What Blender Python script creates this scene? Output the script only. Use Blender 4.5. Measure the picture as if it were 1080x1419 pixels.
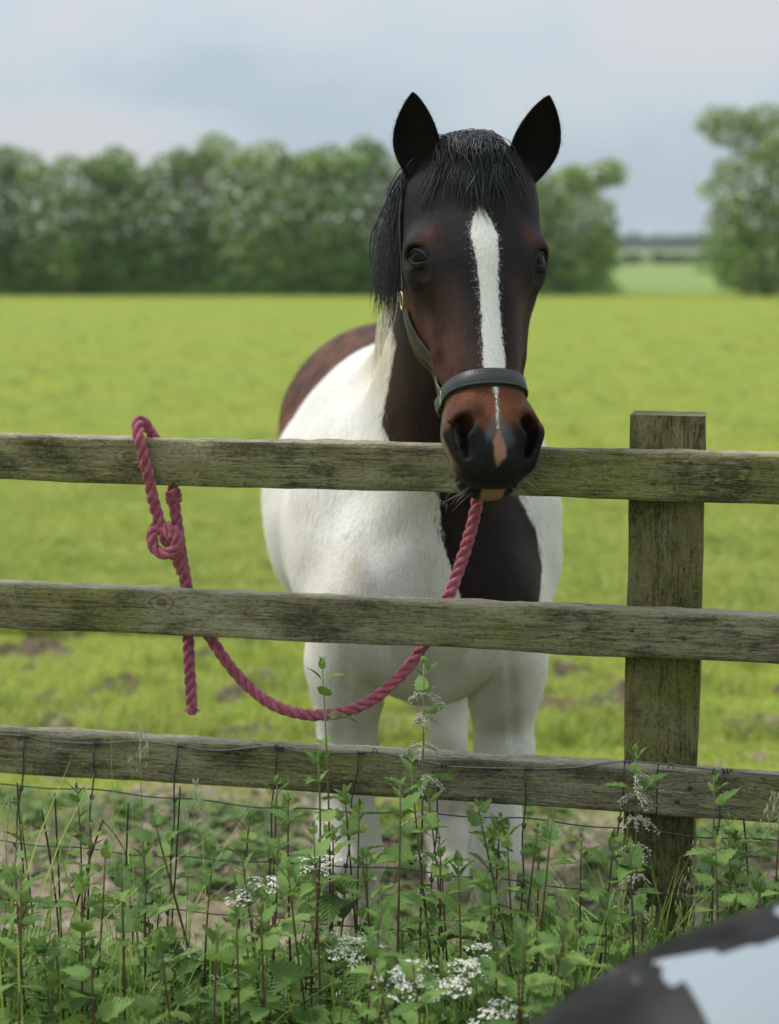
import bpy, bmesh, math, random
import numpy as np
from mathutils import Vector, Matrix

# ------------------------------------------------------------------ scene, camera, sky, sun, exposure
for o in list(bpy.data.objects):
    bpy.data.objects.remove(o)
scene = bpy.context.scene
COL = scene.collection
EYE = 1.75                                   # camera height (m)
F = 2500.0                                   # focal length in pixels of the 1080 x 1419 photograph
PITCH = math.atan(369.5 / F)

cam_data = bpy.data.cameras.new('camera')
cam = bpy.data.objects.new('camera', cam_data)
COL.objects.link(cam)
cam.location = (0, 0, EYE)
cam.rotation_euler = (math.pi / 2 - PITCH, 0, 0)
cam_data.sensor_fit = 'VERTICAL'
cam_data.sensor_height = 36.0
cam_data.lens = 36.0 * F / 1419.0
cam_data.clip_start = 0.05
cam_data.clip_end = 6000
cam_data.dof.use_dof = True
cam_data.dof.focus_distance = 3.06
cam_data.dof.aperture_fstop = 2.9
scene.camera = cam

SUN_EL, SUN_AZ = math.radians(56), math.radians(-72)    # azimuth measured from straight ahead (+Y), clockwise
world = bpy.data.worlds.new('World')
scene.world = world
world.use_nodes = True
wn = world.node_tree
wn.nodes.clear()
w_out = wn.nodes.new('ShaderNodeOutputWorld')
w_sky = wn.nodes.new('ShaderNodeTexSky')
w_sky.sky_type = 'NISHITA'
w_sky.sun_disc = False
w_sky.sun_elevation = SUN_EL
w_sky.sun_rotation = SUN_AZ
w_bg1 = wn.nodes.new('ShaderNodeBackground')
w_bg1.inputs['Strength'].default_value = 0.05
wn.links.new(w_sky.outputs[0], w_bg1.inputs['Color'])
# overcast deck: brighter towards the zenith, soft cloud texture
w_tc = wn.nodes.new('ShaderNodeTexCoord')
w_map = wn.nodes.new('ShaderNodeMapping')
w_map.inputs['Scale'].default_value = (1.6, 1.6, 3.4)
w_map.inputs['Location'].default_value = (3.1, 0.4, 1.7)
wn.links.new(w_tc.outputs['Generated'], w_map.inputs[0])
w_n = wn.nodes.new('ShaderNodeTexNoise')
w_n.inputs['Scale'].default_value = 3.1
w_n.inputs['Detail'].default_value = 5
w_n.inputs['Roughness'].default_value = 0.5
wn.links.new(w_map.outputs[0], w_n.inputs['Vector'])
w_r = wn.nodes.new('ShaderNodeValToRGB')
e = w_r.color_ramp.elements
e[0].position = 0.40; e[0].color = (0.44, 0.53, 0.60, 1)
e[1].position = 0.61; e[1].color = (0.59, 0.605, 0.64, 1)
m_ = e.new(0.5); m_.color = (0.515, 0.595, 0.65, 1)
wn.links.new(w_n.outputs['Fac'], w_r.inputs[0])
w_sep = wn.nodes.new('ShaderNodeSeparateXYZ')
wn.links.new(w_tc.outputs['Generated'], w_sep.inputs[0])
w_mr = wn.nodes.new('ShaderNodeMapRange')
w_mr.inputs['From Min'].default_value = 0.0
w_mr.inputs['From Max'].default_value = 1.0
w_mr.inputs['To Min'].default_value = 0.92
w_mr.inputs['To Max'].default_value = 2.0
wn.links.new(w_sep.outputs['Z'], w_mr.inputs['Value'])
w_bg2 = wn.nodes.new('ShaderNodeBackground')
wn.links.new(w_r.outputs[0], w_bg2.inputs['Color'])
wn.links.new(w_mr.outputs[0], w_bg2.inputs['Strength'])
w_add = wn.nodes.new('ShaderNodeMixShader')
w_add.inputs[0].default_value = 0.92
wn.links.new(w_bg1.outputs[0], w_add.inputs[1])
wn.links.new(w_bg2.outputs[0], w_add.inputs[2])
wn.links.new(w_add.outputs[0], w_out.inputs['Surface'])

sun_data = bpy.data.lights.new('sun', 'SUN')
sun_data.energy = 2.6
sun_data.angle = math.radians(11)
sun_data.color = (1.0, 0.96, 0.9)
sun = bpy.data.objects.new('sun', sun_data)
COL.objects.link(sun)
sdir = Vector((math.sin(SUN_AZ) * math.cos(SUN_EL), math.cos(SUN_AZ) * math.cos(SUN_EL), math.sin(SUN_EL)))
sun.rotation_euler = (-sdir).to_track_quat('-Z', 'Y').to_euler()

scene.view_settings.view_transform = 'Standard'
scene.view_settings.look = 'None'
scene.view_settings.exposure = 0.2
scene.view_settings.gamma = 1.0
scene.view_settings.use_curve_mapping = False

# ------------------------------------------------------------------ helpers
RND = random.Random(7)
NPR = np.random.default_rng(7)
CT, ST = math.cos(PITCH), math.sin(PITCH)

def ray(px, py):
    """view direction of a photograph pixel, used to survey real positions"""
    up = 709.5 - py
    return Vector((px - 540.0, F * CT + ST * up, -F * ST + CT * up))

def at(px, py, Y):
    """the point at distance Y in front of the camera seen at that pixel"""
    r = ray(px, py)
    return Vector((0, 0, EYE)) + r * (Y / r.y)

def mesh_np(name, V, Fc, smooth=False):
    """mesh from arrays; Fc: (n,3) / (n,4) array or list of such arrays"""
    me = bpy.data.meshes.new(name)
    V = np.asarray(V, dtype=np.float32)
    fl = Fc if isinstance(Fc, list) else [Fc]
    fl = [np.asarray(f, dtype=np.int32) for f in fl if len(f)]
    me.vertices.add(len(V)); me.vertices.foreach_set('co', V.ravel())
    tot = np.concatenate([np.full(len(f), f.shape[1], np.int32) for f in fl])
    idx = np.concatenate([f.ravel() for f in fl])
    start = np.concatenate([[0], np.cumsum(tot)[:-1]]).astype(np.int32)
    me.loops.add(len(idx)); me.loops.foreach_set('vertex_index', idx)
    me.polygons.add(len(tot)); me.polygons.foreach_set('loop_start', start); me.polygons.foreach_set('loop_total', tot)
    if smooth:
        me.polygons.foreach_set('use_smooth', np.ones(len(tot), dtype=bool))
    me.update(calc_edges=True)
    return me

def link(name, me, mat=None, parent=None, loc=None):
    o = bpy.data.objects.new(name, me)
    COL.objects.link(o)
    if mat is not None and me is not None and len(me.materials) == 0:
        me.materials.append(mat)
    if parent is not None:
        o.parent = parent
    if loc is not None:
        o.location = loc
    return o

def thing(name, label, cat, loc=(0, 0, 0), group=None, rotz=0):
    o = bpy.data.objects.new(name, None)
    COL.objects.link(o)
    o.empty_display_size = 0.1
    o.location = loc
    o.rotation_euler = (0, 0, rotz)
    o['label'] = label; o['category'] = cat
    if group: o['group'] = group
    return o

def tag(o, label=None, cat=None, group=None, kind=None):
    if label: o['label'] = label
    if cat: o['category'] = cat
    if group: o['group'] = group
    if kind: o['kind'] = kind
    return o

def copy_thing(root, loc, rotz, scale, label, group):
    r = root.copy(); COL.objects.link(r)
    r.location = loc; r.rotation_euler = (root.rotation_euler[0], root.rotation_euler[1], rotz); r.scale = (scale, scale, scale)
    r['label'] = label
    if group: r['group'] = group
    for ch in root.children:
        c = ch.copy(); COL.objects.link(c); c.parent = r
        for g in ch.children:
            d = g.copy(); COL.objects.link(d); d.parent = c
    return r

class MB:
    """collects pieces into one mesh"""
    def __init__(self): self.v = []; self.q = []; self.t = []; self.n = 0
    def add(self, V, quads=None, tris=None):
        V = np.asarray(V, dtype=float)
        self.v.append(V)
        if quads is not None and len(quads): self.q.append(np.asarray(quads, int) + self.n)
        if tris is not None and len(tris): self.t.append(np.asarray(tris, int) + self.n)
        self.n += len(V)
    def mesh(self, name, smooth=True, origin=(0, 0, 0)):
        V = np.concatenate(self.v) - np.asarray(origin)
        fl = []
        if self.q: fl.append(np.concatenate(self.q))
        if self.t: fl.append(np.concatenate(self.t))
        return mesh_np(name, V, fl, smooth)
    def tube(self, pts, radii, sides=8, cap=True):
        P = np.asarray([tuple(p) for p in pts], float); n = len(P)
        R = np.broadcast_to(np.asarray(radii, float), (n,))
        T = np.gradient(P, axis=0); T /= np.linalg.norm(T, axis=1)[:, None] + 1e-12
        ref = np.array([0, 0, 1.0]) if abs(T[0][2]) < 0.9 else np.array([1.0, 0, 0])
        A = np.zeros_like(P); a = np.cross(T[0], ref); a /= np.linalg.norm(a)
        for i in range(n):
            a = a - T[i] * a.dot(T[i]); a /= np.linalg.norm(a) + 1e-12; A[i] = a
        B = np.cross(T, A)
        th = np.linspace(0, 2 * math.pi, sides, endpoint=False)
        V = P[:, None, :] + R[:, None, None] * (np.cos(th)[None, :, None] * A[:, None, :] + np.sin(th)[None, :, None] * B[:, None, :])
        V = V.reshape(-1, 3)
        i = np.arange(n - 1)[:, None] * sides; k = np.arange(sides)[None, :]; k2 = (k + 1) % sides
        q = np.stack([i + k, i + k2, i + sides + k2, i + sides + k], -1).reshape(-1, 4)
        tr = None
        if cap:
            V = np.vstack([V, P[0], P[-1]]); c0 = n * sides
            kk = np.arange(sides); kk2 = (kk + 1) % sides
            tr = np.vstack([np.stack([np.full(sides, c0), kk2, kk], -1),
                            np.stack([np.full(sides, c0 + 1), (n - 1) * sides + kk, (n - 1) * sides + kk2], -1)])
        self.add(V, q, tr)
    def ball(self, c, r, nu=10, nv=7):
        c = np.asarray(c, float); r = np.broadcast_to(np.asarray(r, float), (3,))
        V = [c + r * (0, 0, 1)]
        for j in range(1, nv):
            ph = math.pi * j / nv
            for i in range(nu):
                t = 2 * math.pi * i / nu
                V.append(c + r * (math.sin(ph) * math.cos(t), math.sin(ph) * math.sin(t), math.cos(ph)))
        V.append(c - r * (0, 0, 1))
        q = []; t = []
        for i in range(nu):
            t.append((0, 1 + i, 1 + (i + 1) % nu))
            for j in range(nv - 2):
                a = 1 + j * nu
                q.append((a + i, a + nu + i, a + nu + (i + 1) % nu, a + (i + 1) % nu))
            a = 1 + (nv - 2) * nu
            t.append((a + i, len(V) - 1, a + (i + 1) % nu))
        self.add(V, q, t)
    def box(self, c, s):
        c = np.asarray(c, float); s = np.asarray(s, float) / 2
        V = [c + s * (i, j, k) for i in (-1, 1) for j in (-1, 1) for k in (-1, 1)]
        self.add(V, [(0, 1, 3, 2), (4, 6, 7, 5), (0, 4, 5, 1), (2, 3, 7, 6), (0, 2, 6, 4), (1, 5, 7, 3)])

def catmull(pts, step):
    P = [np.array(tuple(p), float) for p in pts]
    P = [2 * P[0] - P[1]] + P + [2 * P[-1] - P[-2]]
    out = []
    for i in range(1, len(P) - 2):
        p0, p1, p2, p3 = P[i - 1:i + 3]
        n = max(2, int(np.linalg.norm(p2 - p1) / step))
        for k in range(n):
            t = k / n
            out.append(0.5 * (2 * p1 + (p2 - p0) * t + (2 * p0 - 5 * p1 + 4 * p2 - p3) * t * t + (3 * p1 - p0 - 3 * p2 + p3) * t ** 3))
    out.append(P[-2])
    return np.array(out)

# ------------------------------------------------------------------ materials
class NT:
    """small helper round a node tree"""
    def __init__(self, name):
        self.m = bpy.data.materials.new(name); self.m.use_nodes = True
        self.t = self.m.node_tree; self.t.nodes.clear()
        self.out = self.n('ShaderNodeOutputMaterial')
        self.b = self.n('ShaderNodeBsdfPrincipled')
        self.l(self.b.outputs[0], self.out.inputs['Surface'])
    def n(self, typ, **kw):
        nd = self.t.nodes.new(typ)
        for k, v in kw.items(): setattr(nd, k, v)
        return nd
    def l(self, a, b): self.t.links.new(a, b)
    def put(self, sock, v):
        if isinstance(v, bpy.types.NodeSocket): self.l(v, sock)
        else:
            if isinstance(v, (tuple, list)) and len(v) == 3 and sock.type == 'RGBA': v = (*v, 1)
            sock.default_value = v
    def set(self, **kw):
        for k, v in kw.items(): self.put(self.b.inputs[k.replace('_', ' ')], v)
        return self
    def coord(self, scale=(1, 1, 1), kind='Object', loc=(0, 0, 0), rot=(0, 0, 0)):
        tc = self.n('ShaderNodeTexCoord'); mp = self.n('ShaderNodeMapping')
        self.l(tc.outputs[kind], mp.inputs[0])
        mp.inputs['Scale'].default_value = scale; mp.inputs['Location'].default_value = loc; mp.inputs['Rotation'].default_value = rot
        return mp.outputs[0]
    def noise(self, vec, scale, detail=4, rough=0.55, dist=0.0, out='Fac'):
        nd = self.n('ShaderNodeTexNoise')
        self.l(vec, nd.inputs['Vector'])
        nd.inputs['Scale'].default_value = scale; nd.inputs['Detail'].default_value = detail
        nd.inputs['Roughness'].default_value = rough; nd.inputs['Distortion'].default_value = dist
        return nd.outputs[out]
    def ramp(self, fac, stops, interp='LINEAR'):
        nd = self.n('ShaderNodeValToRGB'); self.put(nd.inputs[0], fac)
        cr = nd.color_ramp; cr.interpolation = interp
        while len(cr.elements) < len(stops): cr.elements.new(0.5)
        for el, (p, c) in zip(cr.elements, stops):
            el.position = p; el.color = (*c, 1) if len(c) == 3 else c
        return nd.outputs[0]
    def f(self, fac, lo, hi):
        """smooth 0..1 between lo and hi"""
        nd = self.n('ShaderNodeMapRange', interpolation_type='SMOOTHSTEP'); self.put(nd.inputs['Value'], fac)
        nd.inputs['From Min'].default_value = lo; nd.inputs['From Max'].default_value = hi
        return nd.outputs[0]
    def mix(self, fac, a, b, mode='MIX'):
        nd = self.n('ShaderNodeMix', data_type='RGBA', blend_type=mode)
        self.put(nd.inputs[0], fac); self.put(nd.inputs[6], a); self.put(nd.inputs[7], b)
        return nd.outputs[2]
    def math(self, op, a, b=0.0, c=0.0):
        nd = self.n('ShaderNodeMath', operation=op)
        self.put(nd.inputs[0], a); self.put(nd.inputs[1], b); self.put(nd.inputs[2], c)
        return nd.outputs[0]
    def attr(self, name, out='Fac'):
        nd = self.n('ShaderNodeAttribute', attribute_name=name)
        return nd.outputs[out]
    def bump(self, h, strength, dist, prev=None):
        nd = self.n('ShaderNodeBump'); self.put(nd.inputs['Height'], h)
        nd.inputs['Strength'].default_value = strength; nd.inputs['Distance'].default_value = dist
        if prev is not None: self.l(prev, nd.inputs['Normal'])
        self.l(nd.outputs[0], self.b.inputs['Normal'])
        return nd.outputs[0]
    def sss_leaf(self, color, trans=0.35):
        """leaf: reflect and let some light through"""
        tr = self.n('ShaderNodeBsdfTranslucent'); self.put(tr.inputs['Color'], color)
        mx = self.n('ShaderNodeMixShader'); mx.inputs[0].default_value = trans
        self.l(self.b.outputs[0], mx.inputs[1]); self.l(tr.outputs[0], mx.inputs[2])
        self.l(mx.outputs[0], self.out.inputs['Surface'])

def plain(name, col, rough=0.6, metal=0.0, var=0.15, scale=30):
    k = NT(name); v = k.noise(k.coord(), scale, 4)
    k.set(Base_Color=k.mix(v, tuple(c * (1 - var) for c in col), tuple(min(1, c * (1 + var)) for c in col)), Roughness=rough, Metallic=metal)
    return k.m

def val_noise(x, y, seed=0):
    """cheap smooth 2-D noise, about -1..1, for numpy arrays"""
    r = np.random.default_rng(seed); tab = r.uniform(-1, 1, (64, 64))
    xi = np.floor(x).astype(int); yi = np.floor(y).astype(int); fx = x - xi; fy = y - yi
    fx = fx * fx * (3 - 2 * fx); fy = fy * fy * (3 - 2 * fy)
    g = lambda a, b: tab[a % 64, b % 64]
    return (g(xi, yi) * (1 - fx) + g(xi + 1, yi) * fx) * (1 - fy) + (g(xi, yi + 1) * (1 - fx) + g(xi + 1, yi + 1) * fx) * fy
def fbm(x, y, seed=0, octv=4):
    s = 0; a = 1.0
    for i in range(octv):
        s = s + a * val_noise(x * 2 ** i, y * 2 ** i, seed + i); a *= 0.5
    return s
# ------------------------------------------------------------------ ground: one sheet to the horizon
def graded(lo_f, lo, hi, step, hi_f, g=1.16):
    a = list(np.arange(lo, hi, step)); s = step; v = a[-1]
    while v < hi_f: s *= g; v += s; a.append(v)
    s = step; v = lo
    while v > lo_f: s *= g; v -= s; a.insert(0, v)
    return np.array(a)
gx = graded(-1300, -1.9, 1.9, 0.03, 1300)
gy = graded(-400, 2.6, 8.5, 0.03, 1700, 1.12)
GX, GY = np.meshgrid(gx, gy)

def mud_mask(x, y):
    """1 = bare trodden soil along the fence, 0 = turf"""
    edge = 5.75 + 0.5 * fbm(x * 1.3 + 3, y * 0.9, 11, 3) - 0.25 * x
    m = np.clip((edge - y) / 0.8, 0, 1)
    sp = fbm(x * 6.3 + 2, y * 3.4 + 14, 23, 4)
    spots = np.clip((sp - 0.34) / 0.35, 0, 1) * np.clip((11.5 - y) / 4, 0, 1)
    m2 = m * np.clip(0.95 - 0.75 * (fbm(x * 2.1, y * 1.7, 5, 3) - 0.35), 0.0, 1)
    front = np.clip((y - 2.2) / 0.5, 0, 1)
    return np.clip(np.maximum(m2, spots * 0.9), 0, 1) * front

def ground_z(x, y):
    near = np.clip((14 - y) / 5, 0, 1) * np.clip((6 - np.abs(x)) / 3, 0, 1) * np.clip((y - 1) / 1, 0, 1)
    m = mud_mask(x, y)
    z = near * (0.018 * fbm(x * 2.0, y * 2.0, 31, 4) + m * (0.028 * np.abs(fbm(x * 7, y * 7, 41, 3)) - 0.025 + 0.012 * fbm(x * 20, y * 20, 43, 2)))
    return z
GZ = ground_z(GX, GY)
ny, nx = GX.shape
ii, jj = np.meshgrid(np.arange(nx - 1), np.arange(ny - 1))
q = np.stack([jj * nx + ii, jj * nx + ii + 1, (jj + 1) * nx + ii + 1, (jj + 1) * nx + ii], -1).reshape(-1, 4)
gm = mesh_np('ground', np.stack([GX, GY, GZ], -1).reshape(-1, 3), q, True)
at_ = gm.attributes.new('mud', 'FLOAT', 'POINT'); at_.data.foreach_set('value', mud_mask(GX, GY).ravel().astype(np.float32))

k = NT('pasture_soil')
pos = k.n('ShaderNodeNewGeometry').outputs['Position']
sx = k.n('ShaderNodeSeparateXYZ'); k.l(pos, sx.inputs[0])
n1 = k.noise(pos, 0.35, 4); n2 = k.noise(pos, 1.7, 5, 0.6); n3 = k.noise(pos, 18, 4, 0.65); n4 = k.noise(pos, 60, 3, 0.7)
turf = k.ramp(n2, [(0.3, (0.20, 0.255, 0.038)), (0.5, (0.24, 0.295, 0.04)), (0.7, (0.31, 0.345, 0.065))])
turf = k.mix(k.f(n1, 0.45, 0.7), turf, (0.27, 0.31, 0.035))
nb = k.noise(k.coord((0.05, 1.0, 1.0)), 0.22, 3)
turf = k.mix(k.math('MULTIPLY', k.f(nb, 0.5, 0.66), 0.35), turf, (0.30, 0.29, 0.03))
turf = k.mix(k.math('MULTIPLY', k.f(n3, 0.5, 0.72), 0.45), turf, (0.10, 0.18, 0.022))
far = k.ramp(k.noise(k.coord((0.02, 0.25, 1.0)), 0.16, 2), [(0.35, (0.16, 0.24, 0.06)), (0.6, (0.24, 0.30, 0.09))])
turf = k.mix(k.f(sx.outputs['Y'], 66, 72), turf, far)
mudc = k.ramp(n3, [(0.28, (0.075, 0.056, 0.04)), (0.5, (0.25, 0.20, 0.145)), (0.72, (0.40, 0.33, 0.25))])
mudc = k.mix(k.f(n4, 0.55, 0.75), mudc, (0.36, 0.31, 0.23))
md = k.math('ADD', k.attr('mud'), k.math('MULTIPLY', k.math('SUBTRACT', n3, 0.5), 0.9))
mudc = k.mix(k.f(sx.outputs['Y'], 5.6, 6.6), mudc, k.mix(1.0, mudc, (0.42, 0.38, 0.34), 'MULTIPLY'))      # the poached spots out in the turf are wet, darker soil
k.set(Base_Color=k.mix(k.f(md, 0.3, 0.6), turf, mudc), Roughness=0.95, Specular_IOR_Level=0.15)
k.bump(k.math('ADD', n3, k.math('MULTIPLY', n4, 0.6)), 0.7, 0.03)
tag(link('ground', gm, k.m), kind='structure')

# ---- grass blades (nobody could count them)
def blades(n, xs, ys, h, wdt, lean, seed, zs=None):
    r = np.random.default_rng(seed)
    h = np.broadcast_to(h, (n,)) * r.uniform(0.55, 1.25, n); wdt = np.broadcast_to(wdt, (n,)) * r.uniform(0.7, 1.2, n)
    a = r.uniform(0, 2 * math.pi, n); ln = np.broadcast_to(lean, (n,)) * r.uniform(0.2, 1.3, n)
    b = a + r.normal(0, 0.6, n) + math.pi / 2
    z0 = ground_z(xs, ys) if zs is None else zs
    dx, dy = np.cos(a), np.sin(a); wx, wy = np.cos(b), np.sin(b)
    V = np.zeros((n, 7, 3), np.float32)
    for j, (t, wf) in enumerate(((0, 1.0), (0.42, 0.9), (0.78, 0.6), (1.0, 0))):
        off = h * ln * t ** 2; zz = h * (t - 0.32 * ln * t ** 2.4)
        cx, cy, cz = xs + dx * off, ys + dy * off, z0 + zz - (0.01 if t == 0 else 0)
        if j < 3:
            for s, kk in ((-1, 2 * j), (1, 2 * j + 1)):
                V[:, kk, 0] = cx + s * wx * wdt * wf / 2; V[:, kk, 1] = cy + s * wy * wdt * wf / 2; V[:, kk, 2] = cz
        else:
            V[:, 6, 0] = cx; V[:, 6, 1] = cy; V[:, 6, 2] = cz
    base = (np.arange(n) * 7)[:, None]
    quads = np.concatenate([base + [0, 1, 3, 2], base + [2, 3, 5, 4]]); tris = base + [4, 5, 6]
    return V.reshape(-1, 3), quads, tris

def grass_mat(name, lo, mid, hi, trans=0.35, big=1.5):
    k = NT(name); geo = k.n('ShaderNodeNewGeometry')
    rn = geo.outputs['Random Per Island']
    n = k.noise(geo.outputs['Position'], big, 3)
    c = k.ramp(k.math('ADD', k.math('MULTIPLY', rn, 0.42), k.math('MULTIPLY', n, 0.58)), [(0.15, lo), (0.5, mid), (0.85, hi)])
    k.set(Base_Color=c, Roughness=0.5, Specular_IOR_Level=0.3)
    k.sss_leaf(c, trans)
    return k.m
M_turf = grass_mat('turf_blade', (0.25, 0.32, 0.05), (0.40, 0.455, 0.09), (0.56, 0.58, 0.20))
parts_v = MB()
r = np.random.default_rng(3)
def scatter(n, y0, y1, half, seed, power=1.0):
    r = np.random.default_rng(seed)
    y = y0 + (y1 - y0) * r.random(n) ** power
    x = r.uniform(-1, 1, n) * (y * half + 0.25)
    return x, y
x, y = scatter(160000, 3.4, 13.5, 0.225, 51, 1.25)
keep = r.random(len(x)) > np.clip(mud_mask(x, y) * 1.4 - 0.15, 0, 0.965)
x, y = x[keep], y[keep]
parts_v.add(*blades(len(x), x, y, 0.030 + 0.016 * np.clip(fbm(x * 2, y * 2, 61, 2), -0.8, 1), 0.0045, 1.3, 52))
x, y = scatter(120000, 8.0, 62, 0.225, 53, 2.0)
parts_v.add(*blades(len(x), x, y, 0.05, 0.010, 1.2, 54))
r_t = np.random.default_rng(58); tx = []; ty = []; th_ = []
for i in range(900):
    yc = 6.2 + 40 * r_t.random() ** 1.9; xc = r_t.uniform(-1, 1) * (yc * 0.225 + 0.2); n_ = r_t.integers(14, 40); sp_ = r_t.uniform(0.03, 0.09)
    tx.append(xc + r_t.normal(0, sp_, n_)); ty.append(yc + r_t.normal(0, sp_, n_)); th_.append(np.full(n_, r_t.uniform(0.05, 0.11)))
tx, ty, th_ = map(np.concatenate, (tx, ty, th_))
tb = MB(); tb.add(*blades(len(tx), tx, ty, th_, 0.006, 0.9, 59))
tag(link('grass_tufts', tb.mesh('grass_tufts', True), grass_mat('tuft_blade', (0.18, 0.25, 0.035), (0.30, 0.36, 0.065), (0.45, 0.48, 0.14))), 'coarser grass tufts standing in the grazed turf', kind='stuff')
tag(link('pasture_grass', parts_v.mesh('pasture_grass', True), M_turf), 'short bright green pasture grass', kind='stuff')

# ---- clods and straw on the trodden soil
cl = MB(); r = np.random.default_rng(5)
for i in range(1500):
    yy = r.uniform(3.7, 7.5); xx = r.uniform(-1, 1) * (yy * 0.23 + 0.1)
    if mud_mask(np.array([xx]), np.array([yy]))[0] < 0.35: continue
    s = abs(r.normal(0, 0.009)) + 0.005
    z = float(ground_z(np.array([xx]), np.array([yy]))[0])
    n0 = cl.n; cl.ball((xx, yy, z + s * 0.2), (s * r.uniform(0.8, 1.5), s * r.uniform(0.7, 1.2), s * 0.7), 6, 4)
    cl.v[-1] += r.normal(0, s * 0.16, cl.v[-1].shape)
k = NT('dry_clod'); rn = k.n('ShaderNodeNewGeometry').outputs['Random Per Island']
k.set(Base_Color=k.ramp(rn, [(0, (0.10, 0.075, 0.05)), (0.5, (0.25, 0.195, 0.14)), (1, (0.38, 0.31, 0.23))]), Roughness=0.95)
k.bump(k.noise(k.coord(), 120, 3), 0.5, 0.004)
tag(link('soil_clods', cl.mesh('soil_clods', False), k.m), 'dry crumbly clods of trodden soil', kind='stuff')
n = 4200; yy = r.uniform(3.8, 7.2, n); xx = r.uniform(-1, 1, n) * (yy * 0.23 + 0.1)
kp = mud_mask(xx, yy) > 0.3; xx, yy = xx[kp], yy[kp]; n = len(xx)
st = MB(); V, qd, td = blades(n, xx, yy, 0.07, 0.004, 2.6, 77)
V = V.reshape(-1, 7, 3); zg = ground_z(xx, yy)[:, None]; V[:, :, 2] = zg + 0.012 + (V[:, :, 2] - zg) * 0.25
st.add(V.reshape(-1, 3), qd, td)
tag(link('dead_straw', st.mesh('dead_straw'), plain('straw', (0.36, 0.29, 0.17), 0.8)), 'dead straw lying on the trodden soil', kind='stuff')

# ------------------------------------------------------------------ hedge, trees, distant wood
def leaf_cloud(n, lobes, size, seed, shell=0.55):
    """leaf quads spread through a crown made of several lobes"""
    r = np.random.default_rng(seed)
    L = np.array(lobes, float); wgt = (L[:, 3] * L[:, 4] * L[:, 5]) ** 0.75; wgt /= wgt.sum()
    li = r.choice(len(L), n, p=wgt)
    d = r.normal(size=(n, 3)); d /= np.linalg.norm(d, axis=1)[:, None]
    rad = shell + (1 - shell) * r.random(n) ** 0.6
    rad *= 1 + 0.14 * np.sin(d[:, 0] * 9 + li) * np.cos(d[:, 2] * 11 + li * 2)
    c = L[li, :3] + d * L[li, 3:6] * rad[:, None]
    u = r.normal(size=(n, 3)); u /= np.linalg.norm(u, axis=1)[:, None]
    t = np.cross(u, r.normal(size=(n, 3))); t /= np.linalg.norm(t, axis=1)[:, None] + 1e-9
    b = np.cross(u, t)
    s = size * r.uniform(0.6, 1.4, n)[:, None]
    V = np.stack([c - t * s, c - b * s * 0.55, c + t * s, c + b * s * 0.55], 1).reshape(-1, 3)
    keep = V[:, 2].reshape(-1, 4).min(1) > 0.02
    V = V.reshape(-1, 4, 3)[keep].reshape(-1, 3)
    return V, np.arange(len(V)).reshape(-1, 4)

def crown_mat(name, a, b, c):
    k = NT(name); geo = k.n('ShaderNodeNewGeometry')
    tc = k.coord()
    v = k.math('ADD', k.math('MULTIPLY', geo.outputs['Random Per Island'], 0.45), k.math('MULTIPLY', k.noise(tc, 1.1, 3), 0.55))
    oi = k.n('ShaderNodeObjectInfo')
    v = k.math('ADD', v, k.math('MULTIPLY', k.math('SUBTRACT', oi.outputs['Random'], 0.5), 0.22))
    col = k.ramp(v, [(0.25, a), (0.5, b), (0.78, c)])
    k.set(Base_Color=col, Roughness=0.55, Specular_IOR_Level=0.3); k.sss_leaf(col, 0.25)
    return k.m
M_hedge = crown_mat('hawthorn_leaf', (0.070, 0.150, 0.030), (0.19, 0.32, 0.06), (0.40, 0.49, 0.15))
M_bloss = plain('hawthorn_blossom', (0.78, 0.76, 0.70), 0.8)
M_bark = plain('bark', (0.10, 0.08, 0.06), 0.9, scale=8)

def bush(name, label, loc, w, h, d, seed, nleaf=13000, nbl=420, top=0.5, group=None, cat='bush'):
    r = random.Random(seed)
    root = thing(name, label, cat, loc, group)
    lobes = [(0, 0, h * 0.22, w * 0.5, d * 0.5, h * 0.26), (0, 0, h * 0.5, w * 0.47, d * 0.45, h * 0.3)]
    for i in range(9):
        a = r.uniform(0, 6.28); rr = r.uniform(0.15, 0.42); zz = r.uniform(0.12, 0.86)
        k = 1.0 - 0.45 * max(0, zz - 0.55)
        lobes.append((math.cos(a) * rr * w * k, math.sin(a) * rr * d * k, zz * h, w * r.uniform(0.14, 0.24), d * r.uniform(0.14, 0.24), h * r.uniform(0.08, 0.14)))
    for i in range(4):
        lobes.append((r.uniform(-0.36, 0.36) * w, r.uniform(-0.2, 0.2) * d, h * r.uniform(0.80, 0.90), w * r.uniform(0.15, 0.24), d * 0.2, h * r.uniform(0.07, 0.11)))
    V, q = leaf_cloud(nleaf, lobes, 0.085, seed)
    link('crown', mesh_np('crown', V, q, False), M_hedge, root)
    if nbl:
        bl = [l for l in lobes if l[2] > h * (1 - top)] + [lobes[1]]
        V, q = leaf_cloud(nbl, bl, 0.095, seed + 100, 0.85)
        link('blossom', mesh_np('blossom', V, q, False), M_bloss, root)
    t = MB()
    for i in range(4):
        a = r.uniform(0, 6.28); b = Vector((math.cos(a) * 0.15, math.sin(a) * 0.15, 0)); e_ = Vector((math.cos(a) * w * 0.25, math.sin(a) * d * 0.25, h * 0.7))
        pts = [b.lerp(e_, q_) + Vector((r.uniform(-.1, .1), r.uniform(-.1, .1), 0)) * (q_ > 0) for q_ in (0, .25, .5, .75, 1)]
        t.tube(pts, [0.11, 0.09, 0.07, 0.045, 0.02], 6)
    link('trunk', t.mesh('trunk'), M_bark, root)
    return root

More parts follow.
